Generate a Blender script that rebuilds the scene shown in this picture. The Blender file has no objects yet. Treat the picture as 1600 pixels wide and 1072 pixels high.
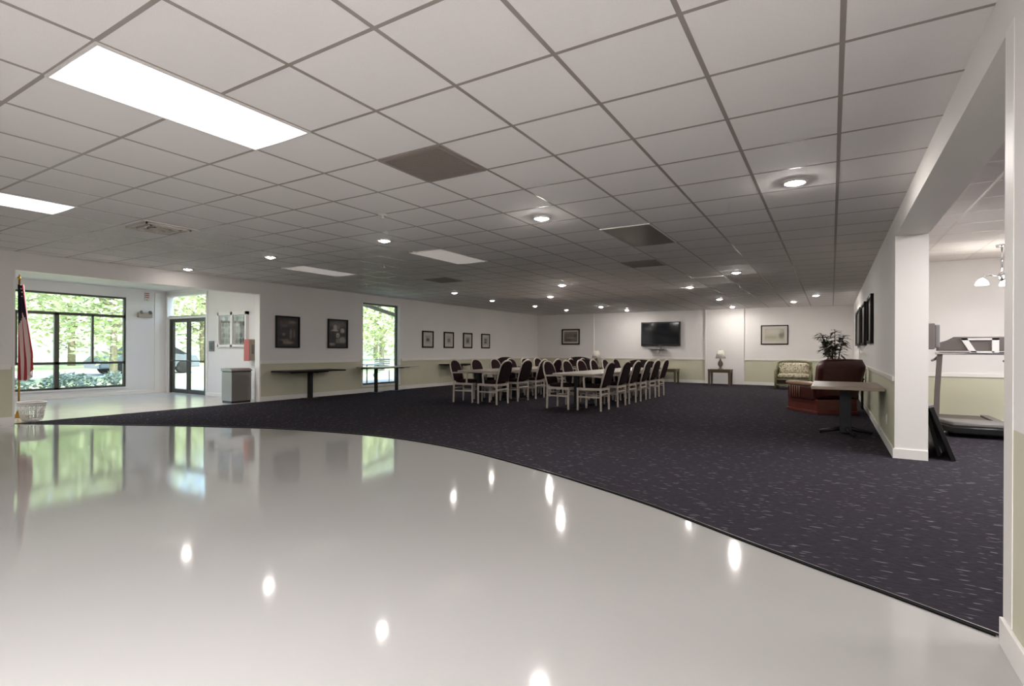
import bpy, bmesh, math, random
from mathutils import Vector, Matrix
random.seed(7)
SC = bpy.context.scene
COL = SC.collection
PI = math.pi

# ------------------------------------------------------------------ camera
CEIL = 2.616
cam_d = bpy.data.cameras.new('camera')
cam = bpy.data.objects.new('camera', cam_d)
COL.objects.link(cam)
cam.matrix_world = (Matrix.Translation((0, 0, 1.15)) @ Matrix.Rotation(0.544, 4, 'Z')
                    @ Matrix.Rotation(PI / 2, 4, 'X') @ Matrix.Rotation(0.0045, 4, 'Z'))
cam_d.sensor_width = 36
cam_d.lens = 825.3 / 1600 * 36
cam_d.shift_y = 11.2 / 1600
cam_d.clip_start = 0.05
cam_d.clip_end = 300
SC.camera = cam

# ------------------------------------------------------------------ world, sun, exposure
w = bpy.data.worlds.new('sky')
SC.world = w
w.use_nodes = True
wt = w.node_tree
bg = wt.nodes['Background']
sky = wt.nodes.new('ShaderNodeTexSky')
sky.sky_type = 'NISHITA'
sky.sun_disc = False
sky.sun_elevation = math.radians(50)
sky.sun_rotation = math.radians(90)
sky.dust_density = 2.0
wt.links.new(sky.outputs[0], bg.inputs[0])
bg.inputs[1].default_value = 0.5
sl = bpy.data.lights.new('sun', 'SUN')
sl.energy = 4.5
sl.angle = 0.02
sl.color = (1, .96, .88)
so = bpy.data.objects.new('sun', sl)
so.rotation_euler = (math.radians(18), math.radians(40), 0)
COL.objects.link(so)
SC.view_settings.view_transform = 'Standard'
SC.view_settings.look = 'None'
SC.view_settings.exposure = 1.0
SC.view_settings.gamma = 1.0
BULB, TUBE = 400.0, 0.9        # what the downlights and the fluorescent lenses give off


# ------------------------------------------------------------------ materials
def lin(c):
    return tuple(((v / 255) / 12.92 if v / 255 <= .04045 else ((v / 255 + .055) / 1.055) ** 2.4) for v in c) + (1,)


def mat(name, rgb, rough=.6, metal=0, spec=.5, noise=None, bump=None, emit=None, coat=0, sheen=0):
    """noise=(scale, amount[, stretch]) varies the colour; bump=(scale, strength)"""
    m = bpy.data.materials.new(name)
    m.use_nodes = True
    nt = m.node_tree
    b = nt.nodes['Principled BSDF']
    c = lin(rgb)
    b.inputs['Base Color'].default_value = c
    b.inputs['Roughness'].default_value = rough
    b.inputs['Metallic'].default_value = metal
    b.inputs['Specular IOR Level'].default_value = spec
    b.inputs['Coat Weight'].default_value = coat
    if sheen:
        b.inputs['Sheen Weight'].default_value = sheen
    if emit:
        b.inputs['Emission Color'].default_value = lin(emit[0])
        b.inputs['Emission Strength'].default_value = emit[1]
    if noise or bump:
        tc = nt.nodes.new('ShaderNodeTexCoord')
        mp = nt.nodes.new('ShaderNodeMapping')
        nt.links.new(tc.outputs['Object'], mp.inputs[0])
        if noise and len(noise) > 2:
            mp.inputs['Scale'].default_value = noise[2]
    if noise:
        n = nt.nodes.new('ShaderNodeTexNoise')
        n.inputs['Scale'].default_value = noise[0]
        n.inputs['Detail'].default_value = 4
        nt.links.new(mp.outputs[0], n.inputs[0])
        r = nt.nodes.new('ShaderNodeValToRGB')
        a = noise[1]
        r.color_ramp.elements[0].position = .3
        r.color_ramp.elements[1].position = .7
        r.color_ramp.elements[0].color = tuple(v * (1 - a) for v in c[:3]) + (1,)
        r.color_ramp.elements[1].color = tuple(min(1, v * (1 + a)) for v in c[:3]) + (1,)
        nt.links.new(n.outputs[0], r.inputs[0])
        nt.links.new(r.outputs[0], b.inputs['Base Color'])
    if bump:
        n2 = nt.nodes.new('ShaderNodeTexNoise')
        n2.inputs['Scale'].default_value = bump[0]
        nt.links.new(tc.outputs['Object'], n2.inputs[0])
        bp = nt.nodes.new('ShaderNodeBump')
        bp.inputs['Strength'].default_value = bump[1]
        bp.inputs['Distance'].default_value = .01
        nt.links.new(n2.outputs[0], bp.inputs['Height'])
        nt.links.new(bp.outputs[0], b.inputs['Normal'])
    return m


def picture_mat(name, cols, scale=3.0, seed=0.0):
    """a painted scene: blocks of a few colours, made of stretched noise"""
    m = bpy.data.materials.new(name)
    m.use_nodes = True
    nt = m.node_tree
    b = nt.nodes['Principled BSDF']
    b.inputs['Roughness'].default_value = .35
    tc = nt.nodes.new('ShaderNodeTexCoord')
    mp = nt.nodes.new('ShaderNodeMapping')
    mp.inputs['Location'].default_value = (seed, seed * 1.7, seed * .6)
    nt.links.new(tc.outputs['Object'], mp.inputs[0])
    n = nt.nodes.new('ShaderNodeTexNoise')
    n.inputs['Scale'].default_value = scale
    n.inputs['Detail'].default_value = 5
    nt.links.new(mp.outputs[0], n.inputs[0])
    r = nt.nodes.new('ShaderNodeValToRGB')
    r.color_ramp.elements[0].position = .3
    r.color_ramp.elements[1].position = .72
    r.color_ramp.elements[0].color = lin(cols[0])
    r.color_ramp.elements[1].color = lin(cols[-1])
    for i, c in enumerate(cols[1:-1]):
        e = r.color_ramp.elements.new(.3 + .42 * (i + 1) / (len(cols) - 1))
        e.color = lin(c)
    nt.links.new(n.outputs[0], r.inputs[0])
    nt.links.new(r.outputs[0], b.inputs['Base Color'])
    return m


def glass_mat(name, tint=(.92, .97, .95)):
    """thin clear window glass: mostly lets light straight through, mirrors at a slant"""
    m = bpy.data.materials.new(name)
    m.use_nodes = True
    nt = m.node_tree
    out = nt.nodes['Material Output']
    nt.nodes.remove(nt.nodes['Principled BSDF'])
    tr = nt.nodes.new('ShaderNodeBsdfTransparent')
    tr.inputs[0].default_value = tint + (1,)
    gl = nt.nodes.new('ShaderNodeBsdfGlossy')
    gl.inputs['Roughness'].default_value = .01
    lw = nt.nodes.new('ShaderNodeLayerWeight')
    pw = nt.nodes.new('ShaderNodeMath')
    pw.operation = 'POWER'
    pw.inputs[1].default_value = 5
    nt.links.new(lw.outputs['Facing'], pw.inputs[0])
    fr = nt.nodes.new('ShaderNodeMath')
    fr.operation = 'MULTIPLY_ADD'
    fr.inputs[1].default_value = .6
    fr.inputs[2].default_value = .025
    nt.links.new(pw.outputs[0], fr.inputs[0])
    mx = nt.nodes.new('ShaderNodeMixShader')
    nt.links.new(fr.outputs[0], mx.inputs[0])
    nt.links.new(tr.outputs[0], mx.inputs[1])
    nt.links.new(gl.outputs[0], mx.inputs[2])
    nt.links.new(mx.outputs[0], out.inputs[0])
    return m


def carpet_mat():
    m = mat('carpet_loops', (52, 48, 56), rough=1, spec=.04)
    nt = m.node_tree
    b = nt.nodes['Principled BSDF']
    tc = nt.nodes.new('ShaderNodeTexCoord')

    def noise(scale, stretch, detail=2):
        mp = nt.nodes.new('ShaderNodeMapping')
        mp.inputs['Scale'].default_value = stretch
        mp.inputs['Rotation'].default_value = (0, 0, -.35)
        nt.links.new(tc.outputs['Object'], mp.inputs[0])
        n = nt.nodes.new('ShaderNodeTexNoise')
        n.inputs['Scale'].default_value = scale
        n.inputs['Detail'].default_value = detail
        nt.links.new(mp.outputs[0], n.inputs[0])
        return n

    def ramp(n, p0, c0, p1, c1):
        r = nt.nodes.new('ShaderNodeValToRGB')
        r.color_ramp.elements[0].position = p0
        r.color_ramp.elements[1].position = p1
        r.color_ramp.elements[0].color = c0
        r.color_ramp.elements[1].color = c1
        nt.links.new(n.outputs[0], r.inputs[0])
        return r
    base = ramp(noise(3.0, (6, 30, 1), 3), .35, lin((46, 42, 48)), .7, lin((59, 55, 61)))
    dash = ramp(noise(1.0, (11, 70, 1), 0), .735, (0, 0, 0, 1), .775, (1, 1, 1, 1))
    mx = nt.nodes.new('ShaderNodeMix')
    mx.data_type = 'RGBA'
    nt.links.new(dash.outputs[0], mx.inputs['Factor'])
    nt.links.new(base.outputs[0], mx.inputs['A'])
    mx.inputs['B'].default_value = lin((128, 122, 128))
    nt.links.new(mx.outputs['Result'], b.inputs['Base Color'])
    bp = nt.nodes.new('ShaderNodeBump')
    bp.inputs['Strength'].default_value = .4
    bp.inputs['Distance'].default_value = .004
    nt.links.new(noise(1, (40, 220, 1)).outputs[0], bp.inputs['Height'])
    nt.links.new(bp.outputs[0], b.inputs['Normal'])
    return m


M = {
    'wall': mat('wall_off_white', (232, 228, 225), .75, noise=(1.2, .025)),
    'green': mat('wall_sage', (204, 201, 177), .75, noise=(1.2, .03)),
    'trim': mat('trim_white', (236, 232, 226), .45),
    'tile': mat('ceiling_tile', (240, 236, 234), .9, noise=(260, .05), bump=(300, .12)),
    'bar': mat('ceiling_bar', (160, 152, 146), .36),
    'barw': mat('ceiling_bar_white', (205, 198, 190), .4),
    'tile_w': mat('ceiling_tile_white', (228, 222, 218), .9, noise=(260, .04)),
    'vinyl': mat('polished_vinyl', (173, 170, 166), .075, spec=.5, noise=(.5, .03), bump=(2.4, .018)),
    'carpet': carpet_mat(),
    'vest': mat('vestibule_tile', (205, 198, 188), .2, noise=(3, .05)),
    'rubber': mat('edge_rubber', (16, 15, 16), .85, spec=.1),
    'alu': mat('edge_metal', (190, 188, 184), .35, metal=1),
    'bronze': mat('window_bronze', (84, 82, 74), .4, metal=.4),
    'glass': glass_mat('window_glass'),
    'glassn': glass_mat('case_glass', (.97, .97, .97)),
    'chairwood': mat('bone_painted_wood', (196, 184, 172), .4, noise=(8, .05)),
    'fabric': mat('burgundy_weave', (40, 26, 28), .9, spec=.1, noise=(60, .4), bump=(150, .3)),
    'tabletop': mat('table_laminate', (176, 164, 152), .3, noise=(5, .05, (1, 8, 1))),
    'tantop': mat('tan_laminate', (150, 132, 116), .3, noise=(5, .06, (1, 8, 1))),
    'dkmetal': mat('black_iron', (26, 25, 27), .45, metal=.3),
    'frame': mat('black_frame', (24, 20, 18), .6, spec=.2),
    'matw': mat('picture_mat', (198, 190, 182), .8),
    'chrome': mat('chrome', (200, 200, 202), .15, metal=1),
    'steel': mat('brushed_steel', (150, 145, 140), .35, metal=.7, noise=(40, .06, (1, 1, 12))),
    'black': mat('black_plastic', (18, 18, 19), .35),
    'screen': mat('tv_screen', (16, 18, 24), .08, spec=.6),
    'white': mat('white_plastic', (222, 218, 214), .4),
    'grey': mat('grey_plastic', (120, 116, 114), .5),
    'darkgrey': mat('grille_grey', (98, 90, 86), .6),
    'olivewood': mat('walnut_table', (92, 80, 56), .4, noise=(6, .2, (1, 1, 10))),
    'cherry': mat('cherry_wood', (98, 44, 36), .3, noise=(5, .25, (1, 1, 8)), coat=.3),
    'leather': mat('oxblood_leather', (66, 24, 20), .32, noise=(12, .15), bump=(60, .15), coat=.25),
    'tan': mat('worn_tan_wood', (150, 118, 96), .35, noise=(6, .2)),
    'darkup': mat('dark_brown_upholstery', (40, 28, 28), .8, noise=(40, .2), sheen=.2),
    'shade': mat('lamp_shade_linen', (232, 226, 216), .8),
    'lampbase': mat('lamp_ceramic', (120, 112, 98), .35),
    'rattan': mat('green_rattan', (108, 106, 70), .6, noise=(20, .25)),
    'leaf': mat('silk_leaf_dark', (74, 70, 58), .55, noise=(9, .35)),
    'stem': mat('plant_stem', (74, 58, 42), .7),
    'pot': mat('plant_pot', (44, 36, 32), .5),
    'red': mat('red_panel', (186, 96, 90), .5),
    'tanbox': mat('tan_box', (172, 156, 138), .6),
    'navy': mat('flag_navy', (26, 28, 46), .8),
    'flagred': mat('flag_red', (150, 34, 44), .8),
    'flagwhite': mat('flag_white', (222, 206, 200), .8),
    'gold': mat('brass', (170, 130, 60), .3, metal=1),
    'lens': mat('prismatic_lens_added_glow', (235, 232, 230), .25, emit=((255, 244, 236), .12)),  # unlit lens; weak glow added so it stands out paler than the tiles
    'grille': mat('grille_paint', (150, 140, 134), .6),
    'lensdark': mat('prismatic_lens_grey', (112, 104, 100), .3),
    'tube': mat('fluorescent_lens_lit', (240, 240, 245), .4, emit=((246, 246, 255), TUBE)),
    'bulb': mat('lamp_bulb_lit', (255, 250, 240), .3, emit=((255, 249, 243), BULB)),
    'bulb_dim': mat('lamp_bulb_dim', (255, 250, 240), .3, emit=((255, 249, 243), BULB * .13)),
    'fill_b': mat('fill_lens_bright', (240, 240, 245), .4, emit=((250, 250, 255), TUBE * 42)),  # added fill behind the camera, far brighter than the visible fixtures
    'fill_d': mat('fill_lens_soft', (240, 240, 245), .4, emit=((250, 248, 250), 13)),  # for the unseen lamp added in the entry bay
    'fill_c': mat('fill_lens_medium', (240, 240, 245), .4, emit=((250, 248, 250), 20)),  # for the unseen lamps added in the exercise room
    'frost': mat('frosted_glass_lit', (250, 246, 238), .4, emit=((255, 248, 240), 16)),
    'grass': mat('lawn', (168, 180, 136), .9, noise=(2.5, .25)),
    'road': mat('concrete_pale', (172, 169, 162), .9, noise=(4, .06)),
    'soil': mat('mulch_bed', (128, 124, 118), .95, noise=(14, .25)),
    'foliage': mat('tree_leaves', (182, 192, 152), .7, noise=(1.2, .35)),
    'foliage2': mat('tree_leaves_yellow', (202, 208, 168), .7, noise=(1.2, .3)),
    'hedge': mat('hedge_leaves', (190, 198, 176), .7, noise=(3, .35)),
    'bark': mat('bark', (150, 138, 124), .9, noise=(10, .3)),
    'carpaint': mat('car_silver_blue', (120, 130, 146), .25, metal=.5, coat=.5),
    'carglass': mat('car_glass', (30, 36, 42), .08),
    'tyre': mat('tyre', (24, 24, 24), .8),
    'soffit': mat('porch_soffit', (196, 190, 180), .8),
    'fascia': mat('porch_beam', (110, 104, 96), .8),
}


# ------------------------------------------------------------------ mesh helpers
def new():
    return bmesh.new()


def box(bm, x0, x1, y0, y1, z0, z1, mi=0, T=None, bev=0.0):
    vs = [bm.verts.new((x, y, z)) for x in (x0, x1) for y in (y0, y1) for z in (z0, z1)]
    fs = [bm.faces.new([vs[i] for i in q]) for q in
          ((0, 1, 3, 2), (4, 6, 7, 5), (0, 4, 5, 1), (2, 3, 7, 6), (0, 2, 6, 4), (1, 5, 7, 3))]
    for f in fs:
        f.material_index = mi
    if bev:
        es = list({e for f in fs for e in f.edges})
        r = bmesh.ops.bevel(bm, geom=es, offset=bev, segments=2, profile=.6, affect='EDGES')
        vs = list({v for f in r['faces'] for v in f.verts} | {v for v in vs if v.is_valid})
        for f in r['faces']:
            f.material_index = mi
    if T is not None:
        bmesh.ops.transform(bm, matrix=T, verts=[v for v in vs if v.is_valid])
    return bm


def tube(bm, pts, r, n=8, mi=0, cap=True, square=False):
    """tube along a path; r a number or one per point; square=True gives a 4-sided bar"""
    pts = [Vector(p) for p in pts]
    k = len(pts)
    rs = r if isinstance(r, (list, tuple)) else [r] * k
    if square:
        n = 4
    rings = []
    up = None
    for i, p in enumerate(pts):
        if i == 0:
            d = pts[1] - p
        elif i == k - 1:
            d = p - pts[i - 1]
        else:
            d = (pts[i + 1] - p).normalized() + (p - pts[i - 1]).normalized()
        if d.length < 1e-9:
            d = pts[i] - pts[i - 1]
        d.normalize()
        if up is None:
            a = Vector((0, 0, 1)) if abs(d.z) < .9 else Vector((1, 0, 0))
            up = (a - d * a.dot(d)).normalized()
        else:
            up = (up - d * up.dot(d)).normalized()
        s = d.cross(up)
        ring = []
        off = PI / 4 if square else 0
        rr = rs[i] * (1.4142 if square else 1)
        if 0 < i < k - 1 and square:
            c = (pts[i + 1] - p).normalized().dot((p - pts[i - 1]).normalized())
            rr *= min(1.3, 1 / max(.5, math.sqrt((1 + c) / 2)))
        for j in range(n):
            a = off + 2 * PI * j / n
            ring.append(bm.verts.new(p + (up * math.cos(a) + s * math.sin(a)) * rr))
        rings.append(ring)
    for i in range(k - 1):
        for j in range(n):
            f = bm.faces.new((rings[i][j], rings[i][(j + 1) % n], rings[i + 1][(j + 1) % n], rings[i + 1][j]))
            f.material_index = mi
            f.smooth = not square
    if cap:
        for ring, rev in ((rings[0], False), (rings[-1], True)):
            f = bm.faces.new(list(reversed(ring)) if not rev else ring)
            f.material_index = mi
    return bm


def lathe(bm, prof, n=20, mi=0, c=(0, 0, 0), axis='z', sx=1, sy=1):
    rings = []
    for r, z in prof:
        ring = []
        for j in range(n):
            a = 2 * PI * j / n
            p = (c[0] + r * math.cos(a) * sx, c[1] + r * math.sin(a) * sy, c[2] + z)
            ring.append(bm.verts.new(p))
        rings.append(ring)
    for i in range(len(rings) - 1):
        for j in range(n):
            f = bm.faces.new((rings[i][j], rings[i][(j + 1) % n], rings[i + 1][(j + 1) % n], rings[i + 1][j]))
            f.material_index = mi
            f.smooth = True
    for ring, z in ((rings[0], 0), (rings[-1], 1)):
        if (Vector(ring[0].co) - Vector(ring[n // 2].co)).length > 1e-5:
            f = bm.faces.new(ring if z else list(reversed(ring)))
            f.material_index = mi
    return bm


def slab(bm, outline, y0, y1, mi=0, bev=0, plane='xz', T=None):
    """extrude a closed outline; plane 'xz' (depth along y), 'yz' (depth along x), 'xy' (depth along z)"""
    def P(a, b, d):
        return {'xz': (a, d, b), 'yz': (d, a, b), 'xy': (a, b, d)}[plane]
    A = [bm.verts.new(P(a, b, y0)) for a, b in outline]
    B = [bm.verts.new(P(a, b, y1)) for a, b in outline]
    n = len(A)
    fs = [bm.faces.new(A), bm.faces.new(list(reversed(B)))]
    for i in range(n):
        fs.append(bm.faces.new((A[i], B[i], B[(i + 1) % n], A[(i + 1) % n])))
    for f in fs:
        f.material_index = mi
    if bev:
        es = [e for f in fs[:2] for e in f.edges]
        r = bmesh.ops.bevel(bm, geom=es, offset=bev, segments=2, profile=.6, affect='EDGES')
        for f in r['faces']:
            f.material_index = mi
            f.smooth = True
    if T is not None:
        bmesh.ops.transform(bm, matrix=T, verts=bm.verts)
    return bm


def grid(bm, fn, nu, nv, mi=None, close_u=False):
    vs = [[bm.verts.new(fn(i / nu, j / nv)) for j in range(nv + 1)] for i in range(nu + (0 if close_u else 1))]
    m = len(vs)
    for i in range(nu):
        for j in range(nv):
            f = bm.faces.new((vs[i % m][j], vs[(i + 1) % m][j], vs[(i + 1) % m][j + 1], vs[i % m][j + 1]))
            f.smooth = True
            if mi is not None:
                f.material_index = mi(i / nu, j / nv) if callable(mi) else mi
    return vs


def cushion(bm, cx, cy, cz, lx, ly, lz, p=4.0, mi=0, T=None, n=20, m=10):
    """a puffy superellipsoid pad"""
    vs = []

    def s(v, e):
        return math.copysign(abs(v) ** e, v)
    for i in range(n):
        row = []
        a = 2 * PI * i / n
        for j in range(m + 1):
            b = -PI / 2 + PI * j / m
            e = 2 / p
            co = Vector((cx + lx / 2 * s(math.cos(b), .55) * s(math.cos(a), e),
                         cy + ly / 2 * s(math.cos(b), .55) * s(math.sin(a), e), cz + lz / 2 * s(math.sin(b), .8)))
            row.append(bm.verts.new(T @ co if T is not None else co))
        vs.append(row)
    for i in range(n):
        for j in range(m):
            f = bm.faces.new((vs[i][j], vs[(i + 1) % n][j], vs[(i + 1) % n][j + 1], vs[i][j + 1]))
            f.smooth = True
            f.material_index = mi
    return bm


def obj(name, bm, mats, parent=None, kind=None):
    if not isinstance(mats, (list, tuple)):
        mats = [mats]
    bmesh.ops.remove_doubles(bm, verts=bm.verts, dist=1e-6)
    bmesh.ops.recalc_face_normals(bm, faces=bm.faces)
    me = bpy.data.meshes.new(name)
    bm.to_mesh(me)
    bm.free()
    for m in mats:
        me.materials.append(M[m] if isinstance(m, str) else m)
    o = bpy.data.objects.new(name, me)
    COL.objects.link(o)
    if parent is not None:
        o.parent = parent
    if kind:
        o['kind'] = kind
    return o


def struct(name, bm, mats):
    return obj(name, bm, mats, kind='structure')


def tag(o, label, cat, group=None):
    o['label'] = label
    o['category'] = cat
    if group:
        o['group'] = group
    return o


def thing(name, label, cat, loc=(0, 0, 0), rz=0.0, group=None):
    o = bpy.data.objects.new(name, None)
    COL.objects.link(o)
    o.empty_display_size = .1
    o.location = loc
    o.rotation_euler = (0, 0, rz)
    return tag(o, label, cat, group)


KIDS = {}


def dup(root, loc, rz=0.0, label=None, group=None, scale=None):
    """a copy of a thing with copies of its parts and sub-parts"""
    def cp(o, parent):
        c = o.copy()
        COL.objects.link(c)
        if parent is not None:
            c.parent = parent
        for k in list(o.children):
            cp(k, c)
        return c
    r = cp(root, None)
    r.location = loc
    r.rotation_euler = (0, 0, rz)
    if scale:
        r.scale = scale
    if label:
        r['label'] = label
    if group:
        r['group'] = group
    return r


# ------------------------------------------------------------------ the shell
XL, XR, YB, YF = -10.6, .585, 19.6, -4.5
XW, YD = -15.05, 7.2              # entry bay: window wall and door wall
ZR = .86                          # chair rail


def wall(name, axis, p0, p1, a0, a1, z1, holes=(), green=True, face=1, zsplit=ZR, z0=0.0, side_white=True):
    """wall across `axis` between p0 and p1, running a0..a1, rectangular holes (a0,a1,z0,z1)"""
    As = sorted({a0, a1} | {h[0] for h in holes} | {h[1] for h in holes})
    Zs = sorted({z0, z1, zsplit} | {h[2] for h in holes} | {h[3] for h in holes})
    Zs = [z for z in Zs if z0 <= z <= z1]
    As = [a for a in As if a0 <= a <= a1]
    na, nz = len(As) - 1, len(Zs) - 1

    def solid(i, j):
        if not (0 <= i < na and 0 <= j < nz):
            return False
        ca, cz = (As[i] + As[i + 1]) / 2, (Zs[j] + Zs[j + 1]) / 2
        return not any(h[0] < ca < h[1] and h[2] < cz < h[3] for h in holes)
    bm = new()

    def V(p, a, z):
        return bm.verts.new((p, a, z) if axis == 'x' else (a, p, z))
    for i in range(na):
        for j in range(nz):
            if not solid(i, j):
                continue
            A0, A1, Z0, Z1 = As[i], As[i + 1], Zs[j], Zs[j + 1]
            mi = 1 if (green and (Z0 + Z1) / 2 < zsplit) else 0
            for p in (p0, p1):
                f = bm.faces.new((V(p, A0, Z0), V(p, A1, Z0), V(p, A1, Z1), V(p, A0, Z1)))
                f.material_index = mi
            for di, dj, q in ((-1, 0, ((A0, Z0), (A0, Z1))), (1, 0, ((A1, Z0), (A1, Z1))),
                              (0, -1, ((A0, Z0), (A1, Z0))), (0, 1, ((A0, Z1), (A1, Z1)))):
                if not solid(i + di, j + dj):
                    f = bm.faces.new((V(p0, *q[0]), V(p1, *q[0]), V(p1, *q[1]), V(p0, *q[1])))
                    f.material_index = 2
    return struct(name, bm, ['wall', 'green', 'trim'])


WIN2 = (9.9, 11.27, .2, 2.40)
OPEN = (2.95, 6.96, 0, 2.348)
wall('wall_left', 'x', XL - .15, XL, YF, YB, 2.75, [OPEN, WIN2])
EX = (2.78, 7.02, 0, 2.40)
wall('wall_right', 'x', XR, XR + .288, YF, YB, 2.75, [EX])
wall('wall_back', 'y', YB, YB + .15, XL, XR, 2.75)
wall('wall_front', 'y', YF - .15, YF, XL, XR, 2.75)
bm = new()
box(bm, -3.79, -2.554, YB - .06, YB, 0, CEIL, 0)
struct('wall_pilaster', bm, ['wall'])
bm = new()
box(bm, -8.11, -8.05, YB - .03, YB, 0, CEIL)
box(bm, -3.83, -3.79, YB - .075, YB, 0, CEIL)
struct('trim_1', bm, ['trim'])

# entry bay
VC = 2.655
WIN1 = (3.3, 6.29, .2, 2.42)
wall('wall_entry_window', 'x', XW - .15, XW, 2.6, YD, 2.8, [WIN1], green=False)
DOOR = (-14.85, -13.15, 0, 1.92)
TRAN = (-14.93, -13.12, 1.98, 2.5)
wall('wall_entry_door', 'y', YD, YD + .14, XW - .15, XL - .15, 2.8, [DOOR, TRAN], green=False)
wall('wall_entry_side', 'y', 2.6, 2.72, XW, XL - .15, 2.8, green=False)
bm = new()
box(bm, XW, XL - .15, 2.72, YD, VC, VC + .04)
struct('ceiling_entry', bm, ['tile_w'])
# exercise room
EX1, EY0, EY1 = 5.2, .6, 10.9
wall('wall_exercise_back', 'y', EY1, EY1 + .12, XR + .288, EX1, 2.75, zsplit=.79)
wall('wall_exercise_right', 'x', EX1, EX1 + .12, EY0, EY1, 2.75)
wall('wall_exercise_front', 'y', EY0 - .12, EY0, XR + .288, EX1, 2.75)

# ceilings: lay-in tiles on a grid of T-bars, 0.61 m each way
GX, GY, G = -2.40, 1.732, .6096


def ceiling(name, x0, x1, y0, y1, mats, gx, gy):
    bm = new()
    box(bm, x0, x1, y0, y1, CEIL, CEIL + .03, 0)
    i = math.ceil((x0 - gx) / G)
    while gx + i * G < x1:
        x = gx + i * G
        box(bm, x - .012, x + .012, y0, y1, CEIL - .001, CEIL, 1)
        i += 1
    i = math.ceil((y0 - gy) / G)
    while gy + i * G < y1:
        y = gy + i * G
        box(bm, x0, x1, y - .011, y + .011, CEIL - .0008, CEIL, 1)
        i += 1
    return struct(name, bm, mats)


ceiling('ceiling', XL, XR, YF, YB, ['tile', 'bar'], GX, GY)
ceiling('ceiling_exercise', XR + .288, EX1, EY0, EY1, ['tile_w', 'barw'], 1.2, GY)

# floors
CURVE = [(-10.6, 2.963), (-10.257, 3.13), (-9.48, 3.569), (-8.658, 3.982), (-8.118, 4.253), (-7.183, 4.64),
         (-6.607, 4.84), (-5.47, 5.06), (-4.612, 5.08), (-3.7, 4.93), (-3.144, 4.76), (-2.315, 4.45), (-1.927, 4.28),
         (-1.249, 3.96), (-.836, 3.72), (-.537, 3.53), (-.309, 3.39), (.007, 3.2), (.192, 3.1), (.4, 2.975), (.585, 2.86)]


def smooth_curve(P, n):
    out = []
    for i in range(len(P) - 1):
        p0 = P[max(0, i - 1)]
        p1, p2 = P[i], P[i + 1]
        p3 = P[min(len(P) - 1, i + 2)]
        for k in range(n):
            t = k / n
            out.append(tuple(.5 * (2 * p1[a] + (p2[a] - p0[a]) * t + (2 * p0[a] - 5 * p1[a] + 4 * p2[a] - p3[a]) * t * t
                                   + (3 * p1[a] - p0[a] - 3 * p2[a] + p3[a]) * t ** 3) for a in (0, 1)))
    out.append(P[-1])
    return out


CV = smooth_curve(CURVE, 4)
for _ in range(3):
    CV = [CV[0]] + [tuple((CV[i - 1][a] + 2 * CV[i][a] + CV[i + 1][a]) / 4 for a in (0, 1)) for i in range(1, len(CV) - 1)] + [CV[-1]]
bm = new()
box(bm, XL, XR, YF, 6.0, -.05, 0, 0)
struct('floor', bm, ['vinyl'])
bm = new()
box(bm, XW, XL, 2.72, YD, -.05, 0.001, 0)
struct('floor_entry', bm, ['vest'])
bm = new()
for a, b in zip(CV[:-1], CV[1:]):
    vs = [bm.verts.new(p) for p in ((a[0], a[1], .006), (b[0], b[1], .006), (b[0], YB, .006), (a[0], YB, .006))]
    bm.faces.new(vs)
    vs = [bm.verts.new(p) for p in ((a[0], a[1], 0), (b[0], b[1], 0), (b[0], b[1], .006), (a[0], a[1], .006))]
    bm.faces.new(vs)
for q in (((XR, EX[0]), (EX1, EX[0]), (EX1, EY1), (XR, EY1)), ((XR + .288, EY0), (EX1, EY0), (EX1, EX[0]), (XR + .288, EX[0]))):
    bm.faces.new([bm.verts.new((x, y, .006)) for x, y in q])
struct('floor_carpet', bm, ['carpet'])
bm = new()
box(bm, XL, EX1, 4.5, YB, -.06, -.001)
box(bm, XR, EX1, EY0, 4.5, -.06, -.001)
struct('floor_slab', bm, ['soil'])


def strip(bm, path, off0, off1, z, mi):
    """a flat band beside a path"""
    n = len(path)
    L, R = [], []
    for i, p in enumerate(path):
        a, b = path[max(0, i - 1)], path[min(n - 1, i + 1)]
        d = Vector((b[0] - a[0], b[1] - a[1])).normalized()
        nn = Vector((-d.y, d.x))
        L.append((p[0] + nn.x * off0, p[1] + nn.y * off0))
        R.append((p[0] + nn.x * off1, p[1] + nn.y * off1))
    for i in range(n - 1):
        vs = [bm.verts.new((q[0], q[1], zz)) for q, zz in ((R[i], z), (R[i + 1], z), (L[i + 1], z), (L[i], z))]
        bm.faces.new(vs).material_index = mi
        vs = [bm.verts.new((q[0], q[1], zz)) for q, zz in ((R[i], 0), (R[i + 1], 0), (R[i + 1], z), (R[i], z))]
        bm.faces.new(vs).material_index = mi


bm = new()
strip(bm, CV, .004, -.024, .007, 0)
strip(bm, CV, .008, .004, .008, 1)
struct('trim_2', bm, ['rubber', 'alu'])


# baseboards and chair rails
def rail_x(bm, x, s, y0, y1, z0, z1, d):
    box(bm, min(x, x + s * d), max(x, x + s * d), y0, y1, z0, z1, bev=.004)


def rail_y(bm, y, s, x0, x1, z0, z1, d):
    box(bm, x0, x1, min(y, y + s * d), max(y, y + s * d), z0, z1, bev=.004)


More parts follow.
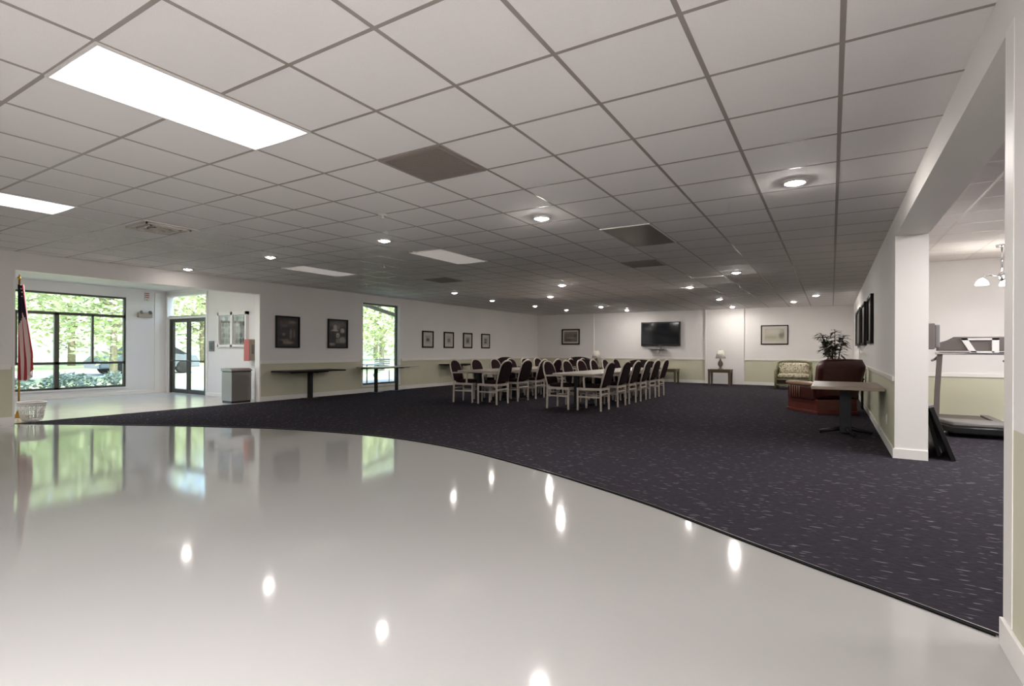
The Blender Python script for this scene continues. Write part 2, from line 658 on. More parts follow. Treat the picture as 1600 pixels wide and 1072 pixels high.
bm = new()
for a, b in ((YF, 2.95), (6.96, YB)):
    rail_x(bm, XL, 1, a, b, 0, .11, .016)
struct('baseboard_left', bm, ['trim'])
bm = new()
for a, b in ((YF, 2.78), (7.02, YB)):
    rail_x(bm, XR, -1, a, b, 0, .11, .016)
rail_y(bm, 7.02, -1, XR - .016, XR + .288, 0, .11, .014)
struct('baseboard_right', bm, ['trim'])
bm = new()
rail_y(bm, YB, -1, XL, -3.83, 0, .11, .016)
rail_y(bm, YB, -1, -2.554, XR, 0, .11, .016)
struct('baseboard_back', bm, ['trim'])
bm = new()
rail_x(bm, XW, 1, 2.72, YD, 0, .09, .014)
rail_y(bm, YD, -1, -13.1, -10.75, 0, .09, .014)
struct('baseboard_entry', bm, ['trim'])
bm = new()
for a, b in ((YF, 2.9), (6.98, 9.8), (11.36, YB)):
    rail_x(bm, XL, 1, a, b, ZR - .035, ZR + .03, .022)
struct('trim_3', bm, ['trim'])
bm = new()
rail_y(bm, YB, -1, XL, -3.83, ZR - .025, ZR + .035, .022)
rail_y(bm, YB, -1, -2.554, XR, ZR - .025, ZR + .035, .022)
struct('trim_4', bm, ['trim'])
bm = new()
rail_x(bm, XR, -1, 7.06, YB, ZR - .03, ZR + .025, .022)
struct('trim_5', bm, ['trim'])
bm = new()
rail_y(bm, EY1, -1, XR + .288, EX1, .755, .815, .02)
rail_y(bm, EY1, -1, XR + .288, EX1, 0, .1, .02)
struct('trim_6', bm, ['trim'])
bm = new()                                         # casing of the entry opening and of the wide opening
box(bm, XL - .16, XL + .008, 6.955, 6.985, 0, 2.36)
box(bm, XL - .16, XL + .008, 2.925, 2.953, 0, 2.36)
box(bm, XL - .16, XL + .004, 2.95, 6.96, 2.335, 2.35)
box(bm, XR - .003, XR + .01, 2.67, 2.783, .11, 2.41)
struct('trim_7', bm, ['trim'])


# ------------------------------------------------------------------ windows and entry doors
def window_x(name, x, y0, y1, z0, z1, bars, fw, depth, gx, casing=None, mats=('bronze',)):
    """window in a wall across x: frame object with its pane as a child"""
    bm = new()
    for a, b, c, d in [(y0, y0 + fw, z0, z1), (y1 - fw, y1, z0, z1), (y0 + fw, y1 - fw, z0, z0 + fw),
                       (y0 + fw, y1 - fw, z1 - fw, z1)] + bars:
        box(bm, x - depth / 2, x + depth / 2, a, b, c, d)
    f = struct(name, bm, list(mats))
    g = new()
    box(g, x - .004, x + .004, y0 + fw * .6, y1 - fw * .6, z0 + fw * .6, z1 - fw * .6)
    obj('pane', g, 'glass', f)
    if casing:
        c = new()
        t, xi, dd = casing
        for a, b, cc, d in ((y0 - t, y0, z0 - t, z1 + t), (y1, y1 + t, z0 - t, z1 + t), (y0, y1, z1, z1 + t), (y0, y1, z0 - t, z0)):
            box(c, xi, xi + dd, a, b, cc, d, bev=.004)
        obj('casing', c, 'trim', f)
    return f


y0, y1, z0, z1 = WIN1
window_x('window_1', XW - .06, y0, y1, z0, z1,
         [(y0, y1, 1.91, 1.975), (y0, y1, .775, .83), (4.875, 4.965, .2, 1.95), (5.585, 5.625, .8, 1.94), (4.2, 4.24, .8, 1.94)],
         .045, .07, 0)
bm = new()
box(bm, XW, XW + .05, y0, y1, .17, .2)
struct('trim_8', bm, ['trim'])
y0, y1, z0, z1 = WIN2
window_x('window_2', XL - .11, y0, y1, z0, z1, [], .045, .06, 0, casing=(.05, XL, .014))


def entry_door(name, x0, x1, hinge_left):
    bm = new()
    f = .065
    y = YD + .05
    for a, b, c, d in ((x0, x0 + f, .005, 1.9), (x1 - f, x1, .005, 1.9), (x0 + f, x1 - f, 1.83, 1.9), (x0 + f, x1 - f, .005, .11)):
        box(bm, a, b, y - .022, y + .022, c, d)
    o = struct(name, bm, ['bronze'])
    g = new()
    box(g, x0 + f * .7, x1 - f * .7, y - .003, y + .003, .09, 1.85)
    obj('pane', g, 'glass', o)
    h = new()
    tube(h, [(x0 + .05, y - .022, .84), (x0 + .05, y - .07, .84), (x1 - .05, y - .07, .84), (x1 - .05, y - .022, .84)], .014)
    obj('push_bar', h, 'bronze', o)
    return o


entry_door('door_1', -14.80, -14.005, True)
entry_door('door_2', -13.995, -13.20, False)
bm = new()
for a, b, c, d in ((-14.85, -14.80, 0, 1.92), (-13.2, -13.15, 0, 1.92), (-14.80, -13.2, 1.9, 1.92)):
    box(bm, a, b, YD + .0, YD + .12, c, d)
box(bm, -14.93, -13.12, YD + .02, YD + .1, 1.975, 2.0)
struct('trim_9', bm, ['bronze'])
bm = new()
for a, b, c, d in ((-15.0, -14.93, 0, 2.56), (-13.12, -13.05, 0, 2.56), (-14.93, -13.12, 2.5, 2.56), (-14.93, -13.12, 1.92, 1.98)):
    box(bm, a, b, YD - .02, YD, c, d, bev=.004)
struct('trim_10', bm, ['trim'])
bm = new()
box(bm, -14.93, -13.12, YD + .055, YD + .063, 1.98, 2.5)
f = struct('window_3', bm, ['glass'])
bm = new()
box(bm, XW, XW + .02, 6.93, 7.05, 0, 2.6, bev=.004)
struct('trim_11', bm, ['trim'])


# ------------------------------------------------------------------ ceiling fixtures
def fluorescent(i, j, label, lit, lens):
    """2 x 4 ft lay-in fixture, cell i along y and j along x"""
    x0, y0 = GX + j * G, GY + i * G
    t = thing('ceiling_light', label, 'ceiling light', (x0 + G / 2, y0 + G, CEIL), 0, 'lay-in fluorescent fixtures')
    hx, hy = G / 2, G
    bm = new()
    for a, b, c, d in ((-hx, -hx + .014, -hy, hy), (hx - .014, hx, -hy, hy), (-hx + .014, hx - .014, -hy, -hy + .014), (-hx + .014, hx - .014, hy - .014, hy)):
        box(bm, a, b, c, d, -.012, 0)
    obj('frame', bm, 'white', t)
    bm = new()

    def lensf(u, v):
        xx = -hx + .014 + (2 * hx - .028) * u
        yy = -hy + .014 + (2 * hy - .028) * v
        return (xx, yy, -.008 - .006 * math.sin(PI * u))
    grid(bm, lensf, 8, 2)
    obj('diffuser', bm, lens, t)
    return t


fluorescent(-1, -2, 'lit white fluorescent ceiling light, the large one nearest the camera at upper left', True, 'tube')
fluorescent(-1, -8, 'lit fluorescent ceiling light cut by the left edge of the photo', True, 'tube')
fluorescent(7, -5, 'unlit pale ceiling light with added glow in mid ceiling, right of the other pale one', False, 'lens')
fluorescent(7, -10, 'unlit pale ceiling light with added glow nearest the left wall, above the two large paintings', False, 'lens')
fluorescent(7, 0, 'unlit dark grey ceiling light panel, right of the large return grille', False, 'lensdark')
fluorescent(15, 0, 'unlit dark ceiling light panel far back toward the television wall', False, 'lensdark')
fluorescent(-5, 1, 'added unseen fluorescent fill light over the floor just behind the camera', True, 'fill_b')  # unseen fixture added to brighten the near right side of the room
fluorescent(-8, 3, 'added unseen fluorescent fill light behind the camera, nearest the right wall', True, 'fill_b')  # second unseen fill fixture, added for the same near right side
fluorescent(-5, -5, 'added unseen fluorescent ceiling light behind the camera, middle one of three', True, 'tube')  # also added out of view, only as strong as the visible fixtures
fluorescent(-9, -2, 'added unseen fluorescent ceiling light behind the camera, farthest back', True, 'tube')  # added out of view too, same weak lens


def fill_fixture_at(x, y, z, label):  # places a fill fixture added out of view
    t = fluorescent(0, 0, label, True, 'fill_c' if x > 0 else 'fill_d')
    t.location = (x, y, z)


fill_fixture_at(-11.1, 4.6, VC, 'added unseen fluorescent fill light on the entry bay ceiling')  # added lamp, hidden by the header, brightens the entry bay
fill_fixture_at(3.2, 8.3, CEIL, 'added unseen fluorescent fill light in the exercise room, farther one')  # this and the next two: unseen lamps added to brighten the exercise room
fill_fixture_at(2.0, 6.6, CEIL, 'added unseen fluorescent fill light in the exercise room, in the middle')
fill_fixture_at(3.2, 4.2, CEIL, 'added unseen fluorescent fill light in the exercise room, nearer one')


def vent(i, j, label, dark=True):
    x0, y0 = GX + j * G, GY + i * G
    t = thing('ceiling_vent', label, 'ceiling vent', (x0 + G / 2, y0 + G / 2, CEIL), 0, 'square ceiling vents')
    h = G / 2 - .004
    bm = new()
    for a, b, c, d in ((-h, -h + .03, -h, h), (h - .03, h, -h, h), (-h + .03, h - .03, -h, -h + .03), (-h + .03, h - .03, h - .03, h)):
        box(bm, a, b, c, d, -.012, -.001)
    obj('frame', bm, 'grille' if dark else 'tile', t)
    bm = new()
    box(bm, -h + .03, h - .03, -h + .03, h - .03, -.002, -.001)
    obj('backing', bm, 'darkgrey' if dark else 'tile', t)
    bm = new()
    if dark:
        for k in range(24):
            y = -h + .04 + k * (2 * h - .08) / 23
            box(bm, -h + .03, h - .03, y - .003, y + .003, -.012, -.002)
        obj('grille', bm, 'grille', t)
    else:
        for q in (.25, .17, .09):
            for a, b, c, d in ((-q, -q + .02, -q, q), (q - .02, q, -q, q), (-q, q, -q, -q + .02), (-q, q, q - .02, q)):
                box(bm, a, b, c, d, -.03, -.002)
        obj('louver', bm, 'barw', t)
    return t


vent(2, -1, 'large dark return air grille in the ceiling, right of the lit fluorescent light')
vent(11, -1, 'small far dark ceiling grille right of centre, behind the dark light panel')
vent(11, -8, 'dark ceiling grille far left of centre, above the small framed prints')
vent(2, -8, 'pale louvered supply vent in the ceiling above the entry opening', False)

# recessed downlights
dl = thing('recessed_light', '', 'recessed light', (0, 0, CEIL), 0, 'recessed ceiling downlights')
bm = new()
lathe(bm, [(.105, 0), (.105, -.008), (.09, -.018), (.08, -.02), (.07, -.012), (.066, -.001)], 20)
obj('trim_ring', bm, 'white', dl)
bm = new()
lathe(bm, [(.05, -.004), (.05, -.018), (.042, -.027), (.022, -.034), (.0, -.036)], 14)
obj('bulb', bm, 'bulb', dl)
R5 = 'front row of five ceiling downlights'
DL = [(-10.09, 5.2, 'recessed downlight in the front row, leftmost, by the beam over the entry'),
      (-7.605, 5.17, 'recessed downlight in the front row, second from the left'),
      (-5.12, 5.15, 'recessed downlight in the front row, middle of the five'),
      (-2.74, 5.15, 'bright recessed downlight in the front row, second from the right'),
      (-.275, 5.15, 'bright recessed downlight in the front row, rightmost, near the right wall'),
      (-1.518, 10.509, 'bright recessed downlight in the second row, right of centre, nearest above the open carpet'),
      (-2.769, 12.406, 'recessed downlight just left of and behind the bright one over the open carpet'),
      (-5.159, 10.672, 'recessed downlight above the near end of the right dining tables'),
      (-6.53, 12.795, 'recessed downlight above the middle of the left dining tables'),
      (-8.385, 15.32, 'recessed downlight nearest the back left corner'),
      (-8.18, 17.298, 'small far downlight in front of the back wall near the landscape picture'),
      (-6.573, 16.576, 'recessed downlight above and left of the television, the nearer one'),
      (-6.303, 18.4, 'downlight washing the back wall just left of the television'),
      (-2.698, 15.69, 'recessed downlight in front of the lamp on the end table'),
      (-2.798, 18.65, 'downlight washing the back wall above the end table lamp'),
      (-.956, 17.514, 'recessed downlight near the right-hand landscape picture on the back wall'),
      (-.349, 15.801, 'recessed downlight nearest the back right corner, above the plant'),
      (-8.239, 10.768, 'small downlight near the tall window'),
      (-8.528, 12.961, 'small downlight near the framed prints on the left wall')]
DLO = []
for k, (x, y, lab) in enumerate(DL):
    if k == 0:
        o = dl
        o.location = (x, y, CEIL)
        o['label'] = lab
    else:
        o = dup(dl, (x, y, CEIL), 0, lab)
    DLO.append(o)
for k in (0, 1, 2, 9, 10, 17, 18):
    for c in DLO[k].children:
        if c.name.startswith('bulb'):
            c.data = c.data.copy()
            c.data.materials[0] = M['bulb_dim']

sp = thing('sprinkler', 'white sprinkler escutcheon right of the lit fluorescent light', 'sprinkler', (-4.17, 4.17, CEIL), 0, 'ceiling sprinkler heads')
bm = new()
lathe(bm, [(.05, 0), (.05, -.006), (.03, -.014), (.012, -.016), (.012, -.04), (.028, -.045), (.028, -.05)], 14)
obj('head', bm, 'white', sp)
dup(sp, (-9.05, 3.57, CEIL), 0, 'white sprinkler head in the ceiling at far left above the entry')
dup(sp, (-6.64, 6.68, CEIL), 0, 'white sprinkler head between the two unlit pale ceiling lights')
dup(sp, (-9.02, 8.52, CEIL), 0, 'white sprinkler head near the tall window side of the ceiling')


# ------------------------------------------------------------------ dining chairs
def make_chair():
    """armchair facing +x, origin on the floor under the middle of the seat"""
    t = thing('dining_armchair', '', 'chair', (0, 0, 0), 0, 'white-framed dining armchairs')
    W = .218
    xb, xf = -.225, .235
    r = .0165
    for s in (-1, 1):
        bm = new()
        tube(bm, [(xb - .01, s * W, 0), (xb, s * W, .43)], [r * .85, r], square=True)
        obj('leg', bm, 'chairwood', t)
        bm = new()
        tube(bm, [(xf, s * W, 0), (xf, s * W, .43)], [r * .85, r], square=True)
        obj('leg', bm, 'chairwood', t)
    bm = new()                                       # posts that lean back and meet in an arch
    zs = [(-W, .43, 0), (-W * 1.02, .60, .042), (-W * 1.03, .72, .08)]
    path = [(xb - d, y, z) for y, z, d in zs]
    for k in range(0, 9):
        a = PI - PI * k / 8
        path.append((xb - .085 - .055 * math.sin(a), W * 1.03 * math.cos(a), .74 + .185 * math.sin(a) ** .8))
    path += [(xb - d, -y, z) for y, z, d in reversed(zs)]
    tube(bm, path, .018, 6)
    obj('back_frame', bm, 'chairwood', t)
    bm = new()                                       # upholstered panel inside the arch
    out = [(-.196, .47), (.196, .47), (.207, .72)]
    for k in range(1, 12):
        a = PI * k / 12
        out.append((.207 * math.cos(a), .735 + .172 * math.sin(a) ** .8))
    out.append((-.207, .72))
    slab(bm, out, -.034, .022, plane='yz', bev=.012)
    sh = Matrix(((1, 0, -.29, xb + .128), (0, 1, 0, 0), (0, 0, 1, 0), (0, 0, 0, 1)))
    bmesh.ops.transform(bm, matrix=sh, verts=bm.verts)
    obj('backrest', bm, 'fabric', t)
    bm = new()
    cushion(bm, .01, 0, .462, .47, .415, .08, p=6)
    obj('seat', bm, 'fabric', t)
    bm = new()
    for s in (-1, 1):
        box(bm, xb, xf, s * W - .014, s * W + .014, .385, .432)
    box(bm, xb - .012, xb + .014, -W, W, .385, .432)
    box(bm, xf - .014, xf + .014, -W, W, .385, .432)
    obj('seat_frame', bm, 'chairwood', t)
    for s in (-1, 1):
        bm = new()
        y = s * (W + .012)
        tube(bm, [(xb - .04, y, .645), (-.05, y, .655), (.075, y, .65), (.105, y, .635), (.11, y, .60), (.095, y, .43)], .0155, square=True)
        obj('armrest', bm, 'chairwood', t)
    bm = new()
    for s in (-1, 1):
        box(bm, xb, xf, s * W - .010, s * W + .010, .245, .272)
    box(bm, .0, .022, -W, W, .247, .27)
    box(bm, xb - .012, xb + .01, -W, W, .30, .325)
    obj('stretcher', bm, 'chairwood', t)
    return t


chair0 = make_chair()
used = [0]
ORD = ['nearest', 'second', 'third', 'fourth', 'fifth', 'farthest']


def place_chair(x, y, rz, label):
    if not used[0]:
        used[0] = 1
        chair0.location = (x, y, .006)
        chair0.rotation_euler = (0, 0, rz)
        chair0['label'] = label
    else:
        dup(chair0, (x, y, .006), rz, label)


rows = {('left', 'left'): (-6.875, [9.50, 10.30, 11.1, 11.86, 12.6, 13.35], 0),
        ('right', 'left'): (-6.205, [9.47, 10.38, 11.15, 11.9, 12.65, 13.4], PI),
        ('left', 'right'): (-4.55, [9.50, 10.33, 11.1, 11.87, 12.65, 13.4], 0),
        ('right', 'right'): (-3.93, [9.55, 10.48, 11.2, 11.93, 12.68, 13.42], PI)}
for (side, tab), (x, ys, rz) in rows.items():
    for k, y in enumerate(ys):
        dr = random.uniform(-.05, .05)
        if k == 0 and side == 'left' and tab == 'left':
            dr = .12
        o = ORD[k]
        lab = ('%s dining armchair from the camera on the %s side of the %s-hand table row' % (o, side, tab))
        place_chair(x + random.uniform(-.015, .015), y, rz + dr, 'white-framed ' + lab)


def dining_table(name_label, x, y, wx, ly, h, mats=('tabletop', 'dkmetal'), col=.042, group='long rows of pedestal tables'):
    t = thing('dining_table', name_label, 'table', (x, y, .006), 0, group)
    bm = new()
    box(bm, -wx / 2, wx / 2, -ly / 2, ly / 2, h - .042, h, bev=.008)
    obj('tabletop', bm, mats[0], t)
    for sy in (-1, 1):
        py = sy * (ly / 2 - .2)
        bm = new()
        box(bm, -col, col, py - col, py + col, .02, h - .06, bev=.006)
        pd = obj('pedestal', bm, mats[1], t)
        bm = new()
        box(bm, -.055, .055, py - .17, py + .17, 0, .02, bev=.006)
        obj('foot', bm, mats[1], pd)
        bm = new()
        box(bm, -.3, .3, py - .03, py + .03, h - .064, h - .042)
        obj('top_bracket', bm, mats[1], pd)
    return t


for side, x, ys in (('left', -6.54, (9.96, 11.45, 12.94)), ('right', -4.24, (9.98, 11.47, 12.96))):
    for k, y in enumerate(ys):
        dining_table('pale-topped pedestal table, the %s of three in the %s-hand dining row' % (('nearest', 'middle', 'farthest')[k], side),
                     x, y, .86, 1.46, .70)


# ------------------------------------------------------------------ pedestal tables against the walls
def wall_table(label, x, y, wx, ly, h, posts, top, zt=.035, group='narrow tables along the walls', pr=.045, feet='disc'):
    t = thing('wall_table', label, 'table', (x, y, .006), 0, group)
    bm = new()
    box(bm, -wx / 2, wx / 2, -ly / 2, ly / 2, h - zt, h, bev=.006)
    obj('tabletop', bm, top, t)
    for (px, py) in posts:
        bm = new()
        box(bm, px - pr, px + pr, py - pr, py + pr, .02, h - zt, bev=.006)
        pd = obj('pedestal', bm, 'dkmetal', t)
        bm = new()
        if feet == 'disc':
            box(bm, px - .15, px + .15, py - .15, py + .15, 0, .022, bev=.006)
        else:
            for a in range(4):
                T = Matrix.Translation((px, py, 0)) @ Matrix.Rotation(PI / 2 * a + .3, 4, 'Z')
                tube(bm, [T @ Vector(p) for p in ((0, 0, .09), (.17, 0, .05), (.33, 0, .028))], [.034, .028, .022], 6)
                tube(bm, [T @ Vector(p) for p in ((.31, 0, .0), (.31, 0, .03))], .018, 8)
        obj('base', bm, 'dkmetal', pd)
        bm = new()
        box(bm, px - wx * .42, px + wx * .42, py - .03, py + .03, h - zt - .03, h - zt)
        box(bm, px - .03, px + .03, py - min(.5, ly * .4), py + min(.5, ly * .4), h - zt - .03, h - zt)
        obj('top_bracket', bm, 'dkmetal', pd)
    return t


wall_table('dark-topped pedestal table against the left wall under the two large paintings', XL + .33, 8.0, .6, 1.58, .665, [(-.02, .02)], 'frame', .03)
wall_table('long narrow table with two posts standing in front of the tall window', XL + .36, 10.5, .6, 1.75, .69, [(-.05, -.42), (-.05, .35)], 'tabletop', .025, pr=.035)
wall_table('dark table against the left wall under the four small framed prints, partly behind the chairs', XL + .33, 13.7, .6, 1.35, .695, [(-.02, .1)], 'frame', .03)
wall_table('tan rectangular pedestal table against the right wall behind the white pier', .17, 8.72, .80, 1.45, .69, [(0.0, .0)], 'tantop', .04, pr=.07, feet='cross')


# ------------------------------------------------------------------ framed pictures
def canvas_mat():
    m = mat('painted_canvas', (128, 128, 128), .45)
    at = m.node_tree.nodes.new('ShaderNodeAttribute')
    at.attribute_name = 'paint'
    m.node_tree.links.new(at.outputs['Color'], m.node_tree.nodes['Principled BSDF'].inputs['Base Color'])
    return m


M['canvas'] = canvas_mat()


def canvas(hw, hh, y, fn, n=36):
    """a picture surface whose pigment comes from fn(u, v) -> sRGB, u right, v up"""
    bm = new()
    lay = bm.loops.layers.float_color.new('paint')
    grid(bm, lambda u, v: (-hw + 2 * hw * u, y, -hh + 2 * hh * v), n, n)
    for f in bm.faces:
        for l in f.loops:
            c = fn((l.vert.co.x + hw) / (2 * hw), (l.vert.co.z + hh) / (2 * hh))
            l[lay] = lin([max(0, min(255, q)) for q in c])
    return bm


def blobs(base, items, grain=10, seed=0):
    """items: (u, v, ru, rv, colour, sharpness) soft patches over a base colour"""
    rs = random.Random(seed)
    tab = [[rs.uniform(-1, 1) for _ in range(48)] for _ in range(48)]

    def fn(u, v):
        c = list(base(u, v)) if callable(base) else list(base)
        for (x, y, a, b, col, sh) in items:
            d = (abs((u - x) / a) ** 2.5 + abs((v - y) / b) ** 2.5)
            k = max(0, min(1, (1.25 - d) * sh))
            c = [p + (q - p) * k for p, q in zip(c, col)]
        g = tab[int(u * 36) % 48][int(v * 36) % 48] * grain
        return [p + g for p in c]
    return fn
def picture(label, face, p, a0, a1, z0, z1, pic, matw=.0, fw=.03, d=.03, group='framed pictures', fm='frame'):
    """face '+x' (hung on the left wall), '-x' (right wall), '-y' (back wall)"""
    ca, cz = (a0 + a1) / 2, (z0 + z1) / 2
    rz = {'+x': PI / 2, '-x': -PI / 2, '-y': 0}[face]
    loc = (p, ca, cz) if face[1] == 'x' else (ca, p, cz)
    t = thing('framed_picture', label, 'picture', loc, rz, group)
    hw, hh = (a1 - a0) / 2, (z1 - z0) / 2
    bm = new()                                   # local: picture looks along -y
    for a, b, c, e in ((-hw, -hw + fw, -hh, hh), (hw - fw, hw, -hh, hh), (-hw + fw, hw - fw, -hh, -hh + fw), (-hw + fw, hw - fw, hh - fw, hh)):
        box(bm, a, b, -d, -.002, c, e, bev=.004)
    obj('frame', bm, fm, t)
    if matw:
        bm = new()
        for a, b, c, e in ((-hw + fw, -hw + fw + matw, -hh + fw, hh - fw), (hw - fw - matw, hw - fw, -hh + fw, hh - fw),
                           (-hw + fw + matw, hw - fw - matw, -hh + fw, -hh + fw + matw), (-hw + fw + matw, hw - fw - matw, hh - fw - matw, hh - fw)):
            box(bm, a, b, -d * .5, -.003, c, e)
        obj('mat', bm, 'matw', t)
    m = fw + matw
    o = obj('print', canvas(hw - m, hh - m, -d * .4, pic), 'canvas', t)
    return t


P_LANE = blobs((30, 24, 22), [(.5, .8, .5, .14, (74, 64, 58), .7), (.7, .84, .2, .06, (112, 98, 86), .8), (.35, .72, .16, .06, (92, 80, 74), .7),
                (.2, .72, .05, .2, (78, 68, 62), .8), (.3, .48, .22, .14, (46, 38, 36), .8), (.72, .46, .22, .22, (52, 44, 42), .8), (.64, .44, .06, .2, (112, 102, 98), 1),
                (.8, .44, .05, .18, (88, 80, 76), 1), (.31, .42, .09, .05, (108, 98, 92), 1), (.36, .2, .3, .07, (104, 90, 74), .9),
                (.5, .13, .32, .06, (122, 108, 90), .9), (.15, .12, .14, .1, (26, 22, 20), 1)], 8, 3)
P_HOUSE = blobs((44, 38, 37), [(.5, .86, .5, .12, (96, 88, 84), .8), (.35, .72, .12, .13, (176, 166, 158), 1.2), (.33, .62, .22, .03, (196, 186, 176), 1.3),
                 (.55, .74, .08, .08, (120, 110, 104), 1), (.76, .62, .13, .1, (170, 160, 152), 1.2), (.78, .48, .2, .05, (30, 26, 26), 1),
                 (.5, .44, .1, .1, (184, 174, 166), 1.2), (.5, .42, .03, .05, (36, 30, 30), 1.2), (.2, .4, .16, .22, (28, 24, 25), 1), (.75, .26, .22, .14, (140, 130, 122), 1),
                 (.5, .22, .14, .1, (116, 106, 98), 1), (.2, .1, .2, .06, (132, 122, 112), 1), (.6, .08, .3, .05, (34, 29, 29), 1)], 14, 5)
PRINTS = [blobs((176, 168, 160), [(.5, .45, .32, .22, (96, 88, 84), 1.2), (.4, .5, .1, .14, (52, 46, 44), 1.3), (.65, .42, .12, .1, (66, 60, 56), 1.3), (.5, .8, .3, .06, (140, 132, 126), 1)], 12, 1),
          blobs((178, 170, 162), [(.5, .45, .3, .26, (130, 122, 116), 1), (.55, .45, .2, .2, (92, 86, 82), 1.3), (.5, .46, .1, .12, (150, 142, 134), 1.2)], 12, 2),
          blobs((166, 158, 150), [(.5, .5, .36, .34, (116, 108, 104), 1), (.55, .42, .16, .2, (70, 64, 62), 1.2), (.35, .6, .08, .1, (150, 142, 134), 1)], 12, 3),
          blobs((160, 152, 146), [(.5, .66, .26, .1, (70, 62, 60), 1.2), (.5, .34, .26, .12, (58, 52, 50), 1.2), (.5, .5, .3, .03, (180, 172, 164), 1)], 12, 4)]
P_DUSK = blobs(lambda u, v: (112 + 40 * abs(v - .4), 102 + 38 * abs(v - .4), 96 + 36 * abs(v - .4)), [(.55, .38, .45, .12, (146, 134, 122), .8), (.3, .18, .3, .1, (92, 82, 76), .8), (.85, .6, .12, .2, (96, 88, 82), .7)], 6, 6)
P_FIELD = blobs((184, 178, 162), [(.85, .55, .16, .4, (128, 124, 108), .8), (.3, .3, .4, .16, (168, 162, 142), .8), (.5, .75, .5, .2, (196, 190, 176), .7)], 5, 7)
P_DARK = blobs((38, 33, 25), [(.5, .5, .4, .35, (50, 45, 35), .7), (.3, .6, .15, .2, (60, 54, 43), .7)], 5, 8)
picture('dark garden-lane painting in a black frame, left of two large ones on the left wall', '+x', XL, 7.33, 7.955, 1.178, 1.901, P_LANE, 0, .035, .035, 'large dark paintings')
picture('large dark painting with pale patches, black frame, nearer the tall window', '+x', XL, 8.755, 9.379, 1.177, 1.903, P_HOUSE, 0, .035, .035, 'large dark paintings')
for k, (a, b) in enumerate(((12.234, 12.801), (13.276, 13.83), (14.307, 14.868), (15.388, 15.96))):
    lab = ['small black-framed print, first of four on the left wall counting from the tall window',
           'small black-framed print, second of four from the tall window',
           'small black-framed print, third of four from the tall window',
           'small black-framed print, last of four, nearest the back corner'][k]
    picture(lab, '+x', XL, a + .02, b - .02, 1.208, 1.73, PRINTS[k], .09, .045, .03, 'small framed prints')
picture('landscape picture, brown frame, on the back wall left of the television', '-y', YB, -9.467, -8.666, 1.386, 2.018, P_DUSK, .06, .05, .03, 'back wall landscapes')
picture('pale landscape picture in a dark frame on the back wall at right', '-y', YB, -2.04, -1.213, 1.374, 2.024, P_FIELD, .08, .035, .03, 'back wall landscapes')
for k, (a, b, c, e) in enumerate(((14.3, 16.6, 1.30, 2.16), (12.3, 13.7, 1.28, 2.13), (10.35, 11.4, 1.29, 2.10))):
    lab = ['dark picture on the right wall, farthest of three in a row', 'dark picture on the right wall, middle of three in a row',
           'dark picture on the right wall, nearest of three in a row'][k]
    picture(lab, '-x', XR, a, b, c, e, P_DARK, .0, .05, .05, 'dark pictures on the right wall')


# ------------------------------------------------------------------ entry bay: flag, basket, bin, notices
def make_flag():
    x, y = -11.55, 3.27
    t = thing('flag', 'United States flag hanging furled from a pole at the left end of the entry opening', 'flag', (x, y, .001))
    bm = new()
    tube(bm, [(0, 0, .04), (0, 0, 2.28)], .014, 10)
    obj('pole', bm, 'gold', t)
    bm = new()
    lathe(bm, [(.14, 0), (.14, .02), (.05, .035), (.025, .1), (.018, .12)], 18)
    obj('base', bm, 'gold', t)
    bm = new()
    lathe(bm, [(.012, 2.28), (.03, 2.31), (.012, 2.34), (.0, 2.39)], 12)
    obj('finial', bm, 'gold', t)
    bm = new()
    ca, sa = math.cos(.544), math.sin(.544)

    def cloth(u, v):
        # the cloth gathers at the top corner and spreads as it falls
        wd = .10 + .19 * min(1, v * 1.25)
        a = u - .03
        across = a * wd
        fold = (.035 + .025 * v) * math.sin(u * 17 + 1.5 * v)
        z = 2.20 - 1.46 * v - .14 * math.sin(PI * u) * v + .10 * (u - .5) * v
        return (across * ca - fold * sa * .8, across * sa + fold * ca * .8 - .02, z)

    def which(u, v):
        if v < .34 + .1 * math.sin(u * 9) and u < .75:
            return 0
        return 1 if int(u * 11) % 2 == 0 else 2
    grid(bm, cloth, 66, 40, which)
    obj('cloth', bm, [STARS, 'flagred', 'flagwhite'], t)


def stars_mat():
    m = mat('flag_navy_stars', (24, 26, 44), .8)
    nt = m.node_tree
    b = nt.nodes['Principled BSDF']
    tc = nt.nodes.new('ShaderNodeTexCoord')
    vo = nt.nodes.new('ShaderNodeTexVoronoi')
    vo.inputs['Scale'].default_value = 16
    vo.inputs['Randomness'].default_value = .2
    nt.links.new(tc.outputs['Object'], vo.inputs['Vector'])
    r = nt.nodes.new('ShaderNodeValToRGB')
    r.color_ramp.interpolation = 'CONSTANT'
    r.color_ramp.elements[0].color = lin((205, 200, 200))
    r.color_ramp.elements[1].color = lin((24, 26, 44))
    r.color_ramp.elements[1].position = .2
    nt.links.new(vo.outputs['Distance'], r.inputs[0])
    nt.links.new(r.outputs[0], b.inputs['Base Color'])
    return m


STARS = stars_mat()
make_flag()

bk = thing('laundry_basket', 'white slotted plastic laundry basket on the floor at the left end of the entry', 'basket', (-10.82, 3.22, .001))
bm = new()
n = 40
B0, B1, H = (.13, .115), (.18, .16), .29


def bp(a, f):
    e = .62
    cx, sx = math.cos(a), math.sin(a)
    px = math.copysign(abs(cx) ** e, cx) * (B0[0] + (B1[0] - B0[0]) * f)
    py = math.copysign(abs(sx) ** e, sx) * (B0[1] + (B1[1] - B0[1]) * f)
    return Vector((px, py, .004 + H * f))


